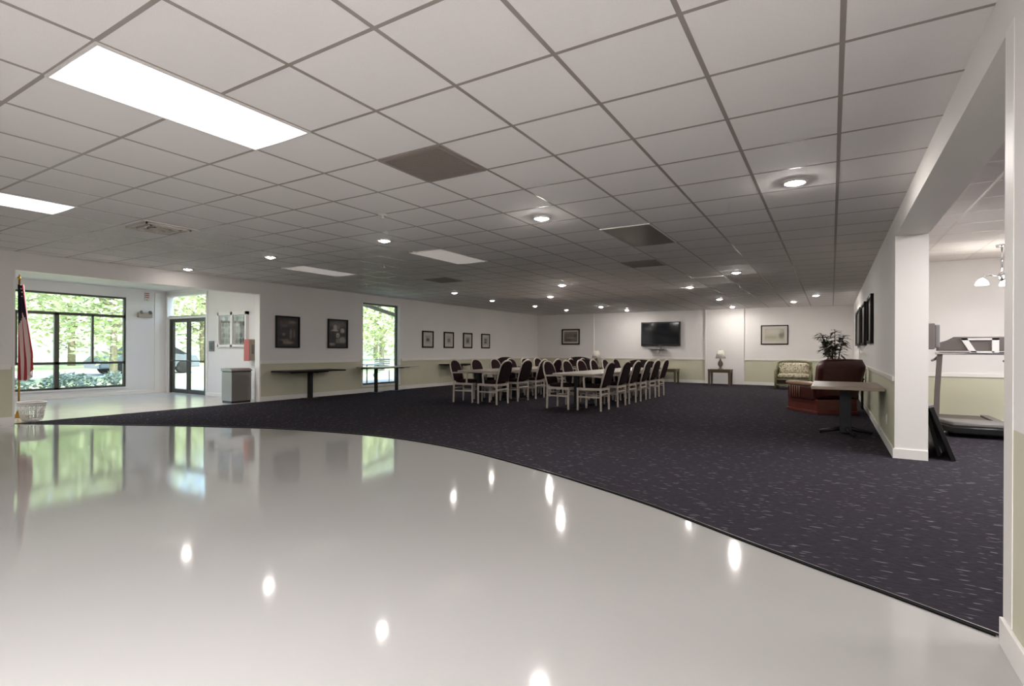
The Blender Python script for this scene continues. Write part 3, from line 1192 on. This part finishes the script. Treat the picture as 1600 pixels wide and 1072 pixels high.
for k in range(28):
    a = 2 * PI * k / 28
    tube(bm, [bp(a, .1), bp(a, .85)], .0065, 4)
for f, r in ((.1, .008), (.35, .006), (.6, .006), (.85, .010), (.93, .010)):
    tube(bm, [bp(2 * PI * k / n, f) for k in range(n + 1)], r, 5, cap=False)
obj('slats', bm, 'white', bk)
bm = new()
tube(bm, [bp(2 * PI * k / n, 1) + Vector((0, 0, -.004)) for k in range(n + 1)], .014, 6, cap=False)
obj('rim', bm, 'white', bk)
bm = new()
grid(bm, lambda u, v: bp(2 * PI * u, .1 * v) if v > 0 else Vector((0, 0, .006)), 40, 3, close_u=True)
obj('bottom', bm, 'white', bk)

tb = thing('trash_bin', 'grey metal trash bin with a hooded top, standing at the right end of the entry', 'trash bin', (-10.95, 6.66, .001))
bm = new()
box(bm, -.185, .185, -.22, .22, .045, .655, bev=.006)
obj('body', bm, 'steel', tb)
bm = new()
box(bm, -.165, .165, -.215, .215, 0, .045)
obj('plinth', bm, 'black', tb)
bm = new()
box(bm, -.17, .17, -.22, .22, .655, .675)
obj('mouth', bm, 'black', tb)
bm = new()
slab(bm, [(-.2, .675), (.2, .675), (.2, .70), (.12, .735), (-.2, .735)], -.23, .23, plane='xz', bev=.004)
obj('lid', bm, 'steel', tb)

t = thing('notice_case', 'white-framed display case with two panes of photos on the entry wall above the bin', 'display case', (-11.935, YD, 1.605))
bm = new()
hw, hh = .575, .405
for a, b, c, e in ((-hw, -hw + .05, -hh, hh), (hw - .05, hw, -hh, hh), (-.045, .035, -hh, hh), (-hw, hw, -hh, -hh + .05), (-hw, hw, hh - .07, hh)):
    box(bm, a, b, -.08, -.001, c, e)
obj('frame', bm, 'trim', t)
for s, (a, b) in enumerate(((-hw + .05, -.045), (.035, hw - .05))):
    bm = new()
    rs = random.Random(20 + s)
    its = []
    for cu in (.22, .5, .78):
        for cv in (.12, .31, .5, .69, .88):
            g_ = rs.choice((70, 96, 120, 150, 186))
            its.append((cu + rs.uniform(-.03, .03), cv + rs.uniform(-.02, .02), .12, .08, (g_, g_ - 4, g_ - 8), 3))
    cb = canvas((b - a) / 2, hh - .06, -.02, blobs((150, 144, 138), its, 14, s))
    bmesh.ops.translate(cb, vec=((a + b) / 2, 0, -.01), verts=cb.verts)
    bm.free()
    o = obj('display_panel', cb, 'canvas', t)
    bm = new()
    box(bm, a, b, -.062, -.058, -hh + .05, hh - .07)
    obj('pane', bm, 'glassn', o)

t = thing('wall_keypad', 'small dark wall panel beside the entry door casing', 'wall panel', (-12.857, YD, 1.215))
bm = new()
box(bm, -.10, .10, -.03, -.001, -.125, .125, bev=.01)
obj('housing', bm, 'grey', t)
bm = new()
box(bm, -.06, .06, -.036, -.028, -.085, .09)
obj('display', bm, 'black', t)

t = thing('leaflet_box', 'red-fronted tan box fixed to the entry wall beside the display case', 'wall box', (-11.18, YD, 1.13))
bm = new()
box(bm, -.098, .098, -.165, -.001, -.24, .235, bev=.004)
obj('body', bm, 'tanbox', t)
bm = new()
box(bm, -.098, .098, -.176, -.165, -.25, .235)
obj('front', bm, 'red', t)
bm = new()
box(bm, .098, .102, -.115, -.06, -.09, .12)
obj('slot', bm, 'grey', t)

t = thing('alarm_strobe', 'small white and red fire alarm strobe high on the entry wall near the corner', 'alarm', (XW, 6.745, 2.5))
bm = new()
box(bm, .001, .03, -.055, .055, -.13, .09, bev=.005)
obj('plate', bm, 'white', t)
bm = new()
for z in (.06, .01, -.04):
    box(bm, .03, .036, -.045, .045, z - .012, z + .012)
obj('grille', bm, 'red', t)
bm = new()
lathe(bm, [(.02, 0), (.02, .02), (.0, .03)], 10, c=(0, 0, 0))
bmesh.ops.transform(bm, matrix=Matrix.Translation((.03, 0, -.1)) @ Matrix.Rotation(PI / 2, 4, 'Y'), verts=bm.verts)
obj('lens', bm, 'white', t)

t = thing('emergency_light', 'beige emergency light with two lamp heads on the entry wall right of the big window', 'emergency light', (XW, 6.69, 2.01))
bm = new()
box(bm, .001, .09, -.16, .16, -.07, .06, bev=.01)
obj('housing', bm, 'tanbox', t)
for s in (-1, 1):
    bm = new()
    lathe(bm, [(.018, 0), (.04, .03), (.045, .06), (.0, .062)], 12)
    bmesh.ops.transform(bm, matrix=Matrix.Translation((.06, s * .13, .05)) @ Matrix.Rotation(1.3 * s, 4, 'X') @ Matrix.Rotation(.8, 4, 'Y'), verts=bm.verts)
    obj('lamp_head', bm, 'grey', t)

# ------------------------------------------------------------------ back wall: television, shelf, lamps, end tables
t = thing('television', 'large flat black television mounted on the back wall', 'television', (-5.405, YB, 1.77))
bm = new()
box(bm, -.25, .25, -.05, -.001, -.2, .2)
obj('wall_bracket', bm, 'black', t)
bm = new()
box(bm, -.722, .722, -.11, -.05, -.445, .445, bev=.008)
bz = obj('bezel', bm, 'black', t)
bm = new()
box(bm, -.67, .67, -.113, -.109, -.37, .405)
obj('screen', bm, 'screen', bz)
bm = new()
box(bm, -.05, .05, -.114, -.109, -.42, -.405)
obj('badge', bm, 'grey', bz)
t = thing('wall_shelf', 'small shelf on the back wall under the television', 'shelf', (-5.5, YB, 1.20))
bm = new()
box(bm, -.3, .3, -.3, -.001, 0, .02, bev=.004)
obj('board', bm, 'darkgrey', t)
bm = new()
box(bm, -.05, .05, -.22, -.001, -.14, 0)
obj('bracket', bm, 'white', t)
t = thing('media_player', 'slim pale box lying on the shelf under the television', 'media player', (-5.55, YB - .15, 1.221))
bm = new()
box(bm, -.2, .2, -.11, .11, 0, .045, bev=.004)
obj('case', bm, 'grey', t)
bm = new()
box(bm, -.18, .18, -.113, -.109, .012, .034)
obj('front_panel', bm, 'white', t)


def end_table(label, x, y, wx, wy, h):
    t = thing('end_table', label, 'side table', (x, y, .006), 0, 'wooden end tables')
    bm = new()
    box(bm, -wx / 2, wx / 2, -wy / 2, wy / 2, h - .04, h, bev=.006)
    obj('tabletop', bm, 'olivewood', t)
    bm = new()
    for a, b, c, d in ((-wx / 2 + .03, wx / 2 - .03, -wy / 2 + .03, -wy / 2 + .05), (-wx / 2 + .03, wx / 2 - .03, wy / 2 - .05, wy / 2 - .03),
                       (-wx / 2 + .03, -wx / 2 + .05, -wy / 2 + .05, wy / 2 - .05), (wx / 2 - .05, wx / 2 - .03, -wy / 2 + .05, wy / 2 - .05)):
        box(bm, a, b, c, d, h - .11, h - .04)
    obj('apron', bm, 'olivewood', t)
    for sx in (-1, 1):
        for sy in (-1, 1):
            bm = new()
            tube(bm, [(sx * (wx / 2 - .045), sy * (wy / 2 - .045), 0), (sx * (wx / 2 - .045), sy * (wy / 2 - .045), h - .04)], [.028, .036], square=True)
            obj('leg', bm, 'olivewood', t)
    return t


end_table('wooden end table carrying the lamp in front of the wall pier', -3.2, 18.85, .72, .55, .535)
end_table('low wooden end table right of the dining chairs, below the television', -5.05, 19.2, .72, .55, .50)
end_table('wooden end table hidden behind the dining chairs under the left lamp', -7.75, 19.1, .6, .55, .5)


def table_lamp(label, x, y, z):
    t = thing('table_lamp', label, 'lamp', (x, y, z), 0, 'table lamps with pale shades')
    bm = new()
    lathe(bm, [(.08, 0), (.085, .015), (.035, .03), (.04, .08), (.085, .15), (.075, .24), (.028, .30), (.015, .40)], 16)
    obj('lamp_base', bm, 'lampbase', t)
    bm = new()
    lathe(bm, [(.17, .36), (.095, .64), (.092, .64), (.167, .36)], 20)
    obj('lamp_shade', bm, 'shade', t)
    bm = new()
    lathe(bm, [(.006, .40), (.006, .65), (.012, .66), (.0, .68)], 8)
    obj('harp', bm, 'gold', t)
    return t


table_lamp('white-shaded table lamp on the wooden end table by the wall pier', -3.2, 18.85, .541)
table_lamp('white-shaded table lamp seen above the dining chairs at the back wall', -7.75, 19.1, .506)


# ------------------------------------------------------------------ lounge seating
def club_chair(label, x, y, rz, wd, h):
    """arched-back upholstered chair, facing +y"""
    t = thing('lounge_chair', label, 'armchair', (x, y, .006), rz, 'dark arched-back lounge chairs')
    hw = wd / 2
    out = [(-hw + .06, .30), (hw - .06, .30), (hw - .02, h - .22)]
    for k in range(1, 12):
        a = PI * k / 12
        out.append(((hw - .02) * math.cos(a), h - .2 + .2 * math.sin(a)))
    out.append((-hw + .02, h - .22))
    bm = new()
    slab(bm, out, -.34, -.18, plane='xz', bev=.04)
    obj('backrest', bm, 'darkup', t)
    bm = new()
    box(bm, -hw + .05, hw - .05, -.3, .36, .12, .34, bev=.03)
    obj('base', bm, 'darkup', t)
    bm = new()
    cushion(bm, 0, .1, .40, wd - .3, .58, .16, p=6)
    obj('seat', bm, 'darkup', t)
    for s in (-1, 1):
        bm = new()
        box(bm, s * (hw - .09) - .08, s * (hw - .09) + .08, -.26, .36, .30, .60, bev=.05)
        obj('armrest', bm, 'darkup', t)
    for sx in (-1, 1):
        for sy in (-.26, .3):
            bm = new()
            tube(bm, [(sx * (hw - .12), sy, 0), (sx * (hw - .12), sy, .13)], [.02, .028], 8)
            obj('leg', bm, 'olivewood', t)
    return t


club_chair('dark arched-back lounge chair behind the right dining row, facing the television', -5.25, 16.9, .1, 1.12, .86)
club_chair('dark arched-back lounge chair behind the middle of the right dining table', -7.42, 17.0, .0, 1.05, .93)
club_chair('dark arched-back lounge chair at far left behind the left dining row', -9.55, 15.6, .1, .8, .91)

# floral rattan chair
t = thing('rattan_chair', 'green rattan armchair with floral cushions by the back wall', 'armchair', (-.98, 18.1, .006), 0)
FL = picture_mat('floral_print', [(66, 56, 44), (150, 142, 110), (206, 200, 176), (110, 84, 66), (196, 190, 160)], 14, 2)
bm = new()
for s in (-1, 1):
    path = [(s * .46, -.36, .0), (s * .46, -.36, .36), (s * .47, -.30, .56), (s * .47, 0, .58), (s * .47, .26, .60), (s * .43, .36, .78)]
    tube(bm, path, .034, 8)
    tube(bm, [(s * .46, .34, 0), (s * .46, .36, .4), (s * .43, .40, .80)], .034, 8)
    for k in range(5):
        y = -.28 + .14 * k
        tube(bm, [(s * .46, y, .32), (s * .47, y, .57)], .016, 6)
path = [(-.43, .40, .78)] + [(.43 * -math.cos(PI * k / 8), .40, .79 + .05 * math.sin(PI * k / 8)) for k in range(1, 8)] + [(.43, .40, .78)]
tube(bm, path, .034, 8)
for z in (.14, .3):
    tube(bm, [(-.46, -.36, z), (.46, -.36, z)], .026, 8)
    tube(bm, [(-.46, .36, z), (.46, .36, z)], .026, 8)
    for s in (-1, 1):
        tube(bm, [(s * .46, -.36, z), (s * .46, .36, z)], .026, 8)
obj('frame', bm, 'rattan', t)
bm = new()
box(bm, -.42, .42, -.34, .34, .13, .31)
obj('seat_base', bm, 'darkup', t)
bm = new()
cushion(bm, 0, -.04, .40, .86, .66, .18, p=6)
obj('seat', bm, FL, t)
bm = new()
cushion(bm, 0, 0, 0, .84, .36, .16, p=6, T=Matrix.Translation((0, .26, .63)) @ Matrix.Rotation(1.35, 4, 'X'))
obj('back_cushion', bm, FL, t)

# oxblood recliner, seen from behind, turned toward the television
t = thing('recliner', 'dark red leather recliner with wooden arms, its back to the camera, at the right wall', 'armchair', (-.13, 11.62, .006), .62)
# local +y is forward; width along x
bm = new()
box(bm, -.40, .36, -.42, .48, .05, .27, bev=.02)
obj('base', bm, 'cherry', t)
bm = new()
cushion(bm, -.02, .08, .37, .62, .76, .2, p=6)
obj('seat', bm, 'leather', t)


def rback(u, v):
    x = (u - .5) * 2
    zz = .30 + .70 * v
    wdt = .37 + .07 * v - .10 * max(0, v - .82) / .18
    bulge = .035 * math.cos(x * PI / 2) + .02 * math.sin(v * PI)
    return (x * wdt, -.40 - .16 * v - bulge, zz + .012 * (1 - x * x) * (v > .95))


bm = new()
fr = grid(bm, rback, 14, 12)
bk_ = grid(bm, lambda u, v: (rback(u, v)[0] * .96, rback(u, v)[1] + .20 - .05 * v, rback(u, v)[2] + (.0 if v < 1 else -.02)), 14, 12)
for i in range(14):
    for j in (0, 12):
        f = bm.faces.new((fr[i][j], fr[i + 1][j], bk_[i + 1][j], bk_[i][j]))
        f.smooth = True
for j in range(12):
    for i in (0, 14):
        f = bm.faces.new((fr[i][j], fr[i][j + 1], bk_[i][j + 1], bk_[i][j]))
        f.smooth = True
obj('backrest', bm, 'leather', t)
for s in (-1, 1):
    bm = new()
    box(bm, s * .40 - .055, s * .40 + .055, -.34, .40, .26, .50, bev=.02)
    ap = obj('arm_panel', bm, 'leather', t)
    bm = new()
    cushion(bm, s * .41, .06, .545, .15, .86, .09, p=4)
    obj('armrest', bm, 'tan', ap)
    bm = new()
    for k in range(5):
        y = .02 + k * .07
        tube(bm, [(s * .465, y, .28), (s * .468, y, .50)], .008, 6)
    obj('spindles', bm, 'tan', ap)
bm = new()
box(bm, -.32, .30, .48, .54, .1, .40, bev=.02)
obj('footrest', bm, 'leather', t)
bm = new()
box(bm, -.415, .375, -.435, .50, .0, .055, bev=.01)
obj('plinth', bm, 'cherry', t)

# small table with a white box beyond the recliner
t = thing('side_stand', 'small dark stand against the right wall just behind the recliner', 'side table', (.40, 12.7, .006))
bm = new()
box(bm, -.16, .16, -.2, .2, .58, .61, bev=.004)
obj('tabletop', bm, 'frame', t)
for sx in (-1, 1):
    for sy in (-1, 1):
        bm = new()
        tube(bm, [(sx * .13, sy * .17, 0), (sx * .13, sy * .17, .58)], .016, square=True)
        obj('leg', bm, 'frame', t)
t = thing('white_box', 'small white box on the dark stand behind the recliner', 'box', (.42, 12.7, .617))
bm = new()
box(bm, -.12, .12, -.14, .14, 0, .16, bev=.01)
obj('body', bm, 'white', t)
bm = new()
box(bm, -.125, .125, -.145, .145, .16, .19, bev=.006)
obj('lid', bm, 'white', t)

# tall silk plant
t = thing('potted_plant', 'tall dark-leaved plant in a pot in the back right corner behind the recliner', 'plant', (.08, 15.6, .006))
bm = new()
lathe(bm, [(.0, 0), (.15, 0), (.19, .3), (.2, .34), (.17, .34), (.165, .3), (.0, .29)], 18)
obj('pot', bm, 'pot', t)
bs, bl = new(), new()
random.seed(11)


def leaf(bm, p, d, L, wd, droop=.3):
    d = Vector(d).normalized()
    s = d.cross(Vector((0, 0, 1)))
    if s.length < .1:
        s = Vector((1, 0, 0))
    s.normalize()
    n = s.cross(d)
    pts = []
    for k in range(5):
        f = k / 4
        c = p + d * (L * f) - Vector((0, 0, droop * L * f * f))
        ww = wd * math.sin(PI * (.08 + .92 * f)) if k < 4 else .001
        pts.append((c - s * ww + n * ww * .25, c, c + s * ww + n * ww * .25))
    rows = [[bm.verts.new(q) for q in r] for r in pts]
    for a, b in zip(rows[:-1], rows[1:]):
        for k in (0, 1):
            bm.faces.new((a[k], a[k + 1], b[k + 1], b[k])).smooth = True


for k in range(9):
    a = k * 2.4
    lean = random.uniform(.08, .34)
    top = Vector((lean * math.cos(a) - (.04 if k % 3 else .28), lean * math.sin(a) * .8, random.uniform(1.35, 1.70) - (0 if k % 3 else .12)))
    base = Vector((.03 * math.cos(a), .03 * math.sin(a), .3))
    mid = base.lerp(top, .55) + Vector((-.1 * lean * math.cos(a), 0, .1))
    pts = [base.lerp(mid, f / 4) for f in range(4)] + [mid.lerp(top, f / 4) for f in range(5)]
    tube(bs, pts, [.014 - .001 * i for i in range(len(pts))], 6)
    for i in range(30):
        f = random.uniform(.3, 1) ** .7
        p = (base.lerp(mid, f * 2) if f < .5 else mid.lerp(top, f * 2 - 1))
        b = random.uniform(0, 2 * PI)
        leaf(bl, p, (math.cos(b), math.sin(b), random.uniform(.0, .7)), random.uniform(.13, .27), random.uniform(.026, .05), random.uniform(.2, .7))
obj('stem', bs, 'stem', t)
obj('foliage', bl, 'leaf', t)

t = thing('wall_outlet', 'white outlet plate low on the sage part of the right wall', 'outlet', (XR, 7.9, .33))
bm = new()
box(bm, -.008, -.001, -.04, .04, -.06, .06, bev=.002)
obj('plate', bm, 'white', t)
bm = new()
for z in (.025, -.025):
    box(bm, -.011, -.007, -.018, .018, z - .014, z + .014)
obj('socket', bm, 'trim', t)

# ------------------------------------------------------------------ exercise room
t = thing('treadmill', 'grey treadmill with a wide console seen through the opening at right', 'treadmill', (1.68, 9.9, .006))
bm = new()                                        # running deck, motor hood toward the camera
slab(bm, [(-.40, -.45), (-.28, -.78), (.28, -.78), (.40, -.45), (.40, .85), (-.40, .85)], .05, .15, plane='xy', bev=.02)
obj('deck', bm, 'black', t)
bm = new()
slab(bm, [(-.38, -.42), (-.27, -.74), (.27, -.74), (.38, -.42), (.38, -.30), (-.38, -.30)], .15, .21, plane='xy', bev=.02)
obj('motor_hood', bm, 'grey', t)
bm = new()
box(bm, -.27, .27, -.28, .84, .15, .158)
obj('belt', bm, 'darkgrey', t)
for s in (-1, 1):
    bm = new()
    box(bm, s * .34 - .05, s * .34 + .05, -.28, .84, .15, .175, bev=.005)
    obj('side_rail', bm, 'grey', t)
    bm = new()
    tube(bm, [(s * .43, -.52, .03), (s * .42, -.55, .6), (s * .40, -.60, 1.12)], .028, square=True)
    obj('upright', bm, 'darkgrey', t)
    bm = new()
    tube(bm, [(s * .40, -.6, 1.1), (s * .40, -.2, 1.04), (s * .40, .05, 1.02)], .018, 8)
    obj('handrail', bm, 'black', t)
    bm = new()
    lathe(bm, [(.0, -.05), (.03, -.05), (.03, .05), (.0, .05)], 12)
    bmesh.ops.transform(bm, matrix=Matrix.Translation((s * .38, -.72, .05)) @ Matrix.Rotation(PI / 2, 4, 'Y'), verts=bm.verts)
    obj('wheel', bm, 'black', t)
bm = new()
slab(bm, [(-.44, 1.16), (.44, 1.16), (.44, 1.27), (.30, 1.30), (.28, 1.35), (-.26, 1.35), (-.30, 1.30), (-.44, 1.27)], -.70, -.58, plane='xz', bev=.015)
cn = obj('console', bm, 'darkgrey', t)
bm = new()
for q in ([(-.20, 1.33), (-.13, 1.33), (-.03, 1.14), (-.10, 1.14)], [(.12, 1.33), (.19, 1.33), (.19, 1.14), (.12, 1.14)],
          [(-.20, 1.33), (.19, 1.33), (.19, 1.305), (-.19, 1.305)], [(-.1, 1.16), (.14, 1.16), (.14, 1.135), (-.09, 1.135)]):
    slab(bm, q, -.725, -.695, plane='xz')
obj('console_bracket', bm, 'white', cn)
bm = new()
tube(bm, [(-.46, -.66, 1.13), (.46, -.66, 1.13)], .018, 10)
obj('handlebar', bm, 'chrome', t)

t = thing('ceiling_lamp', 'ceiling lamp with frosted lit shades in the exercise room', 'lamp', (1.98, 9.6, CEIL))
bm = new()
lathe(bm, [(.0, -.03), (.06, -.03), (.07, 0), (.0, 0)], 14)
obj('canopy', bm, 'chrome', t)
bm = new()
tube(bm, [(0, 0, -.02), (0, 0, -.42)], .012, 8)
lathe(bm, [(.0, -.5), (.03, -.48), (.045, -.43), (.03, -.38), (.0, -.36)], 12)
for a in (0.1, 2.2, 4.3):
    c = Vector((math.cos(a + PI), math.sin(a + PI), 0))
    tube(bm, [Vector((0, 0, -.43)), c * .12 + Vector((0, 0, -.41)), c * .2 + Vector((0, 0, -.42)), c * .21 + Vector((0, 0, -.46))], .009, 6)
obj('arm', bm, 'chrome', t)
for a in (0.1, 2.2, 4.3):
    c = Vector((math.cos(a + PI), math.sin(a + PI), 0)) * .21
    bm = new()
    lathe(bm, [(.02, -.45), (.04, -.47), (.065, -.50), (.075, -.535), (.07, -.54), (.0, -.53)], 16, c=(c.x, c.y, 0))
    obj('shade', bm, 'frost', t)
for i_, j_ in ((0, 0), (0, 1)):
    pass
t = thing('wall_phone', 'dark wall phone on the far side of the white pier', 'phone', (XR + .288, 7.25, 1.32))
bm = new()
box(bm, .001, .075, -.07, .07, -.14, .14, bev=.01)
obj('body', bm, 'darkgrey', t)
bm = new()
box(bm, .075, .12, -.05, .05, -.125, .125, bev=.012)
obj('handset', bm, 'grey', t)
for k, (lab, x0, tx, y) in enumerate((('dark folded board leaning on the pier in the exercise room, outer one', 1.10, .905, 7.17),
                                      ('dark folded board leaning on the pier, inner one next to the wall', 1.02, .89, 7.45))):
    t = thing('leaning_board', lab, 'board', (0, 0, .006), 0, 'dark boards leaning on the pier')
    bm = new()
    dx, h = tx - x0, .57
    L = math.hypot(dx, h)
    T = Matrix.Translation((x0, y, .004)) @ Matrix.Rotation(math.atan2(dx, h), 4, 'Y')
    box(bm, -.02, .02, -.06, .5, 0, L, T=T, bev=.004)
    obj('panel', bm, 'black', t)
    bm = new()
    box(bm, -.026, .026, -.066, .506, L - .02, L + .003, T=T)
    obj('top_edge', bm, 'grey', t)


# ------------------------------------------------------------------ outdoors
bm = new()
box(bm, -80, XW - .15, -50, 70, -.2, -.06)
box(bm, XW - .15, XL - .15, YD + .14, 70, -.2, -.06)
struct('ground_lawn', bm, ['grass'])
bm = new()
box(bm, -15.2, XL - .15, YD + .14, 15.5, -.08, -.02)
box(bm, -18.5, -15.2, 7.4, 10.2, -.08, -.03)
struct('ground_patio', bm, ['road'])
bm = new()
box(bm, -33, -26.5, -40, 60, -.07, -.04)
struct('ground_road', bm, ['road'])
bm = new()
box(bm, -17.2, -15.25, 1.5, 7.3, -.08, -.03)
struct('ground_bed', bm, ['soil'])
bm = new()
box(bm, -12.7, XL - .15, YD + .14, 16, 2.9, 2.98, 0)
tube(bm, [(-12.5, 11.3, 2.63), (-12.5, 13.3, 2.27)], .05, square=True, mi=1)
struct('roof_porch', bm, ['soffit', 'fascia'])
bm = new()
box(bm, -12.56, -12.44, 13.25, 13.37, -.02, 2.9)
struct('roof_porch_post', bm, ['trim'])


def leaves(bm, c, r, n, size, rs):
    for _ in range(n):
        while True:
            p = Vector((rs.uniform(-1, 1), rs.uniform(-1, 1), rs.uniform(-1, 1)))
            if .35 < p.length < 1:
                break
        q = Vector((c[0] + p.x * r[0], c[1] + p.y * r[1], c[2] + p.z * r[2]))
        a, b = rs.uniform(0, 2 * PI), rs.uniform(-.9, .9)
        u = Vector((math.cos(a), math.sin(a), b)).normalized() * size * rs.uniform(.6, 1.3)
        v = u.cross(Vector((rs.uniform(-1, 1), rs.uniform(-1, 1), 1))).normalized() * size * .5
        vs = [bm.verts.new(q + k) for k in (-u, v, u, -v)]
        bm.faces.new(vs)


def make_tree(label, leafm, seed, h, spread, n=1500, low=1.6):
    rs = random.Random(seed)
    t = thing('tree', label, 'tree', (0, 0, -.06), 0, 'trees outside the windows')
    bm = new()
    tube(bm, [(0, 0, 0), (.08, .05, h * .3), (.0, .1, h * .6), (.1, 0, h * .85)], [.13, .10, .07, .03], 10)
    for k in range(6):
        a = k * 1.05
        z = h * (.28 + .07 * k)
        tube(bm, [(0, .05, z), (spread * .35 * math.cos(a), spread * .35 * math.sin(a), z + h * .1),
                  (spread * .7 * math.cos(a), spread * .7 * math.sin(a), z + h * .16)], [.08, .05, .02], 6)
    obj('trunk', bm, 'bark', t)
    bm = new()
    for k in range(9):
        a = k * 2.4
        rr = spread * .6 * math.sqrt(k / 9)
        leaves(bm, (rr * math.cos(a), rr * math.sin(a), low + (h - low) * (.25 + .65 * ((k * 5) % 9) / 9)),
               (spread * .55, spread * .55, (h - low) * .3), n // 9, .14, rs)
    obj('foliage', bm, leafm, t)
    return t


tr1 = make_tree('leafy green tree outside the left part of the big entry window', 'foliage', 1, 6.5, 2.8, 2900, .7)
tr2 = make_tree('pale yellow-green tree outside the tall window', 'foliage2', 2, 6.0, 2.6, 2900, .7)
tr1.location = (-21.5, 4.9, -.06)
tr2.location = (-20.3, 17.2, -.06)
dup(tr1, (-24, 9.6, -.06), 2.1, 'green tree beyond the right part of the big entry window', scale=(1.1, 1.1, 1.05))
dup(tr1, (-36, 9.5, -.06), .7, 'distant tree across the road, seen through the entry window', scale=(1.4, 1.4, 1.3))
dup(tr2, (-36, 16, -.06), .2, 'distant pale tree across the road, seen through the entry doors', scale=(1.4, 1.4, 1.3))
dup(tr2, (-27, 22, -.06), 1.2, 'tree beyond the patio, seen through the entry doors', scale=(1.3, 1.3, 1.2))
dup(tr1, (-22, 22, -.06), 1.9, 'dense green tree farther back, seen through the tall window', scale=(1.2, 1.2, 1.1))
dup(tr1, (-34, 30, -.06), 2.9, 'distant green tree beyond the lawn, seen through the tall window', scale=(1.5, 1.5, 1.3))
for k, (x, y, sc) in enumerate(((-46, 6, 1.5), (-47, 11, 1.6), (-45, 15.5, 1.45), (-47, 20, 1.7), (-46, 25, 1.5), (-44, 31, 1.5), (-42, 38, 1.5), (-44, 43, 1.6), (-41, 49, 1.5))):
    dup(tr1 if k % 2 else tr2, (x, y, -.06), k * 1.1, 'tree in the hazy far tree line beyond the road', 'far tree line', scale=(sc * 1.25, sc * 1.25, sc))
sh = thing('shrub', 'low shrub outside under the big entry window, left one', 'shrub', (-16.3, 4.2, -.05), 0, 'shrubs under the entry window')
bm = new()
leaves(bm, (0, 0, .28), (.55, .75, .34), 900, .06, random.Random(5))
obj('foliage', bm, 'hedge', sh)
bm = new()
for k in range(7):
    a = k * .9
    tube(bm, [(0, 0, 0), (.3 * math.cos(a), .4 * math.sin(a), .4)], [.015, .006], 5)
obj('stem', bm, 'bark', sh)
dup(sh, (-16.3, 5.55, -.05), 1.3, 'low shrub outside under the big entry window, middle one')
dup(sh, (-16.35, 6.8, -.05), 2.2, 'low shrub outside under the big entry window, right one')

# parked car
t = thing('parked_car', 'grey-blue car parked across the lawn beyond the entry window', 'car', (-27.8, 12.4, -.04), 1.57)
bm = new()
slab(bm, [(-2.1, .3), (-2.15, .6), (-1.9, .82), (-1.2, .9), (1.0, .95), (1.95, .85), (2.1, .6), (2.1, .3)], -.82, .82, plane='xz', bev=.06)
obj('body', bm, 'carpaint', t)
bm = new()
slab(bm, [(-1.15, .88), (-.55, 1.38), (.75, 1.42), (1.65, .92)], -.70, .70, plane='xz', bev=.06)
obj('windows', bm, 'carglass', t)
bm = new()
slab(bm, [(-.55, 1.37), (.75, 1.41), (.7, 1.46), (-.45, 1.43)], -.68, .68, plane='xz', bev=.015)
obj('roof', bm, 'carpaint', t)
for sx in (-1.3, 1.3):
    for sy in (-.74, .74):
        bm = new()
        lathe(bm, [(.0, -.1), (.2, -.1), (.31, -.08), (.31, .08), (.2, .1), (.0, .1)], 18)
        bmesh.ops.transform(bm, matrix=Matrix.Translation((sx, sy, .31)) @ Matrix.Rotation(PI / 2, 4, 'X'), verts=bm.verts)
        obj('wheel', bm, 'tyre', t)


# patio furniture outside the tall window
def patio_chair(label, x, y, rz):
    t = thing('patio_chair', label, 'outdoor chair', (x, y, -.02), rz, 'white patio chairs')
    bm = new()
    for s in (-1, 1):
        tube(bm, [(-.24, s * .24, 0), (-.2, s * .24, .42), (-.3, s * .24, .86)], .014, 6)
        tube(bm, [(.24, s * .24, 0), (.22, s * .24, .42), (.2, s * .24, .62), (-.24, s * .24, .64)], .014, 6)
    tube(bm, [(-.3, -.24, .86), (-.3, .24, .86)], .014, 6)
    obj('frame', bm, 'white', t)
    bm = new()
    for k in range(7):
        x0 = -.2 + k * .062
        box(bm, x0, x0 + .045, -.24, .24, .41, .425)
    obj('seat', bm, 'white', t)
    bm = new()
    for k in range(6):
        f = k / 5
        z = .48 + .34 * f
        xx = -.21 - .08 * f
        box(bm, xx - .006, xx + .006, -.24, .24, z, z + .045)
    obj('backrest', bm, 'white', t)
    return t


patio_chair('white slatted patio chair outside the tall window, left one', -12.6, 10.9, .3)
patio_chair('white slatted patio chair outside the tall window, farther right one', -13.0, 13.0, 2.4)
t = thing('patio_table', 'round pale patio table outside the tall window', 'outdoor table', (-12.6, 11.95, -.02))
bm = new()
lathe(bm, [(.0, .68), (.48, .68), (.5, .70), (.48, .715), (.0, .715)], 28)
obj('tabletop', bm, 'white', t)
for k in range(4):
    a = PI / 4 + k * PI / 2
    bm = new()
    tube(bm, [(.36 * math.cos(a), .36 * math.sin(a), 0), (.2 * math.cos(a), .2 * math.sin(a), .36), (.36 * math.cos(a), .36 * math.sin(a), .68)], .014, 6)
    obj('leg', bm, 'grey', t)
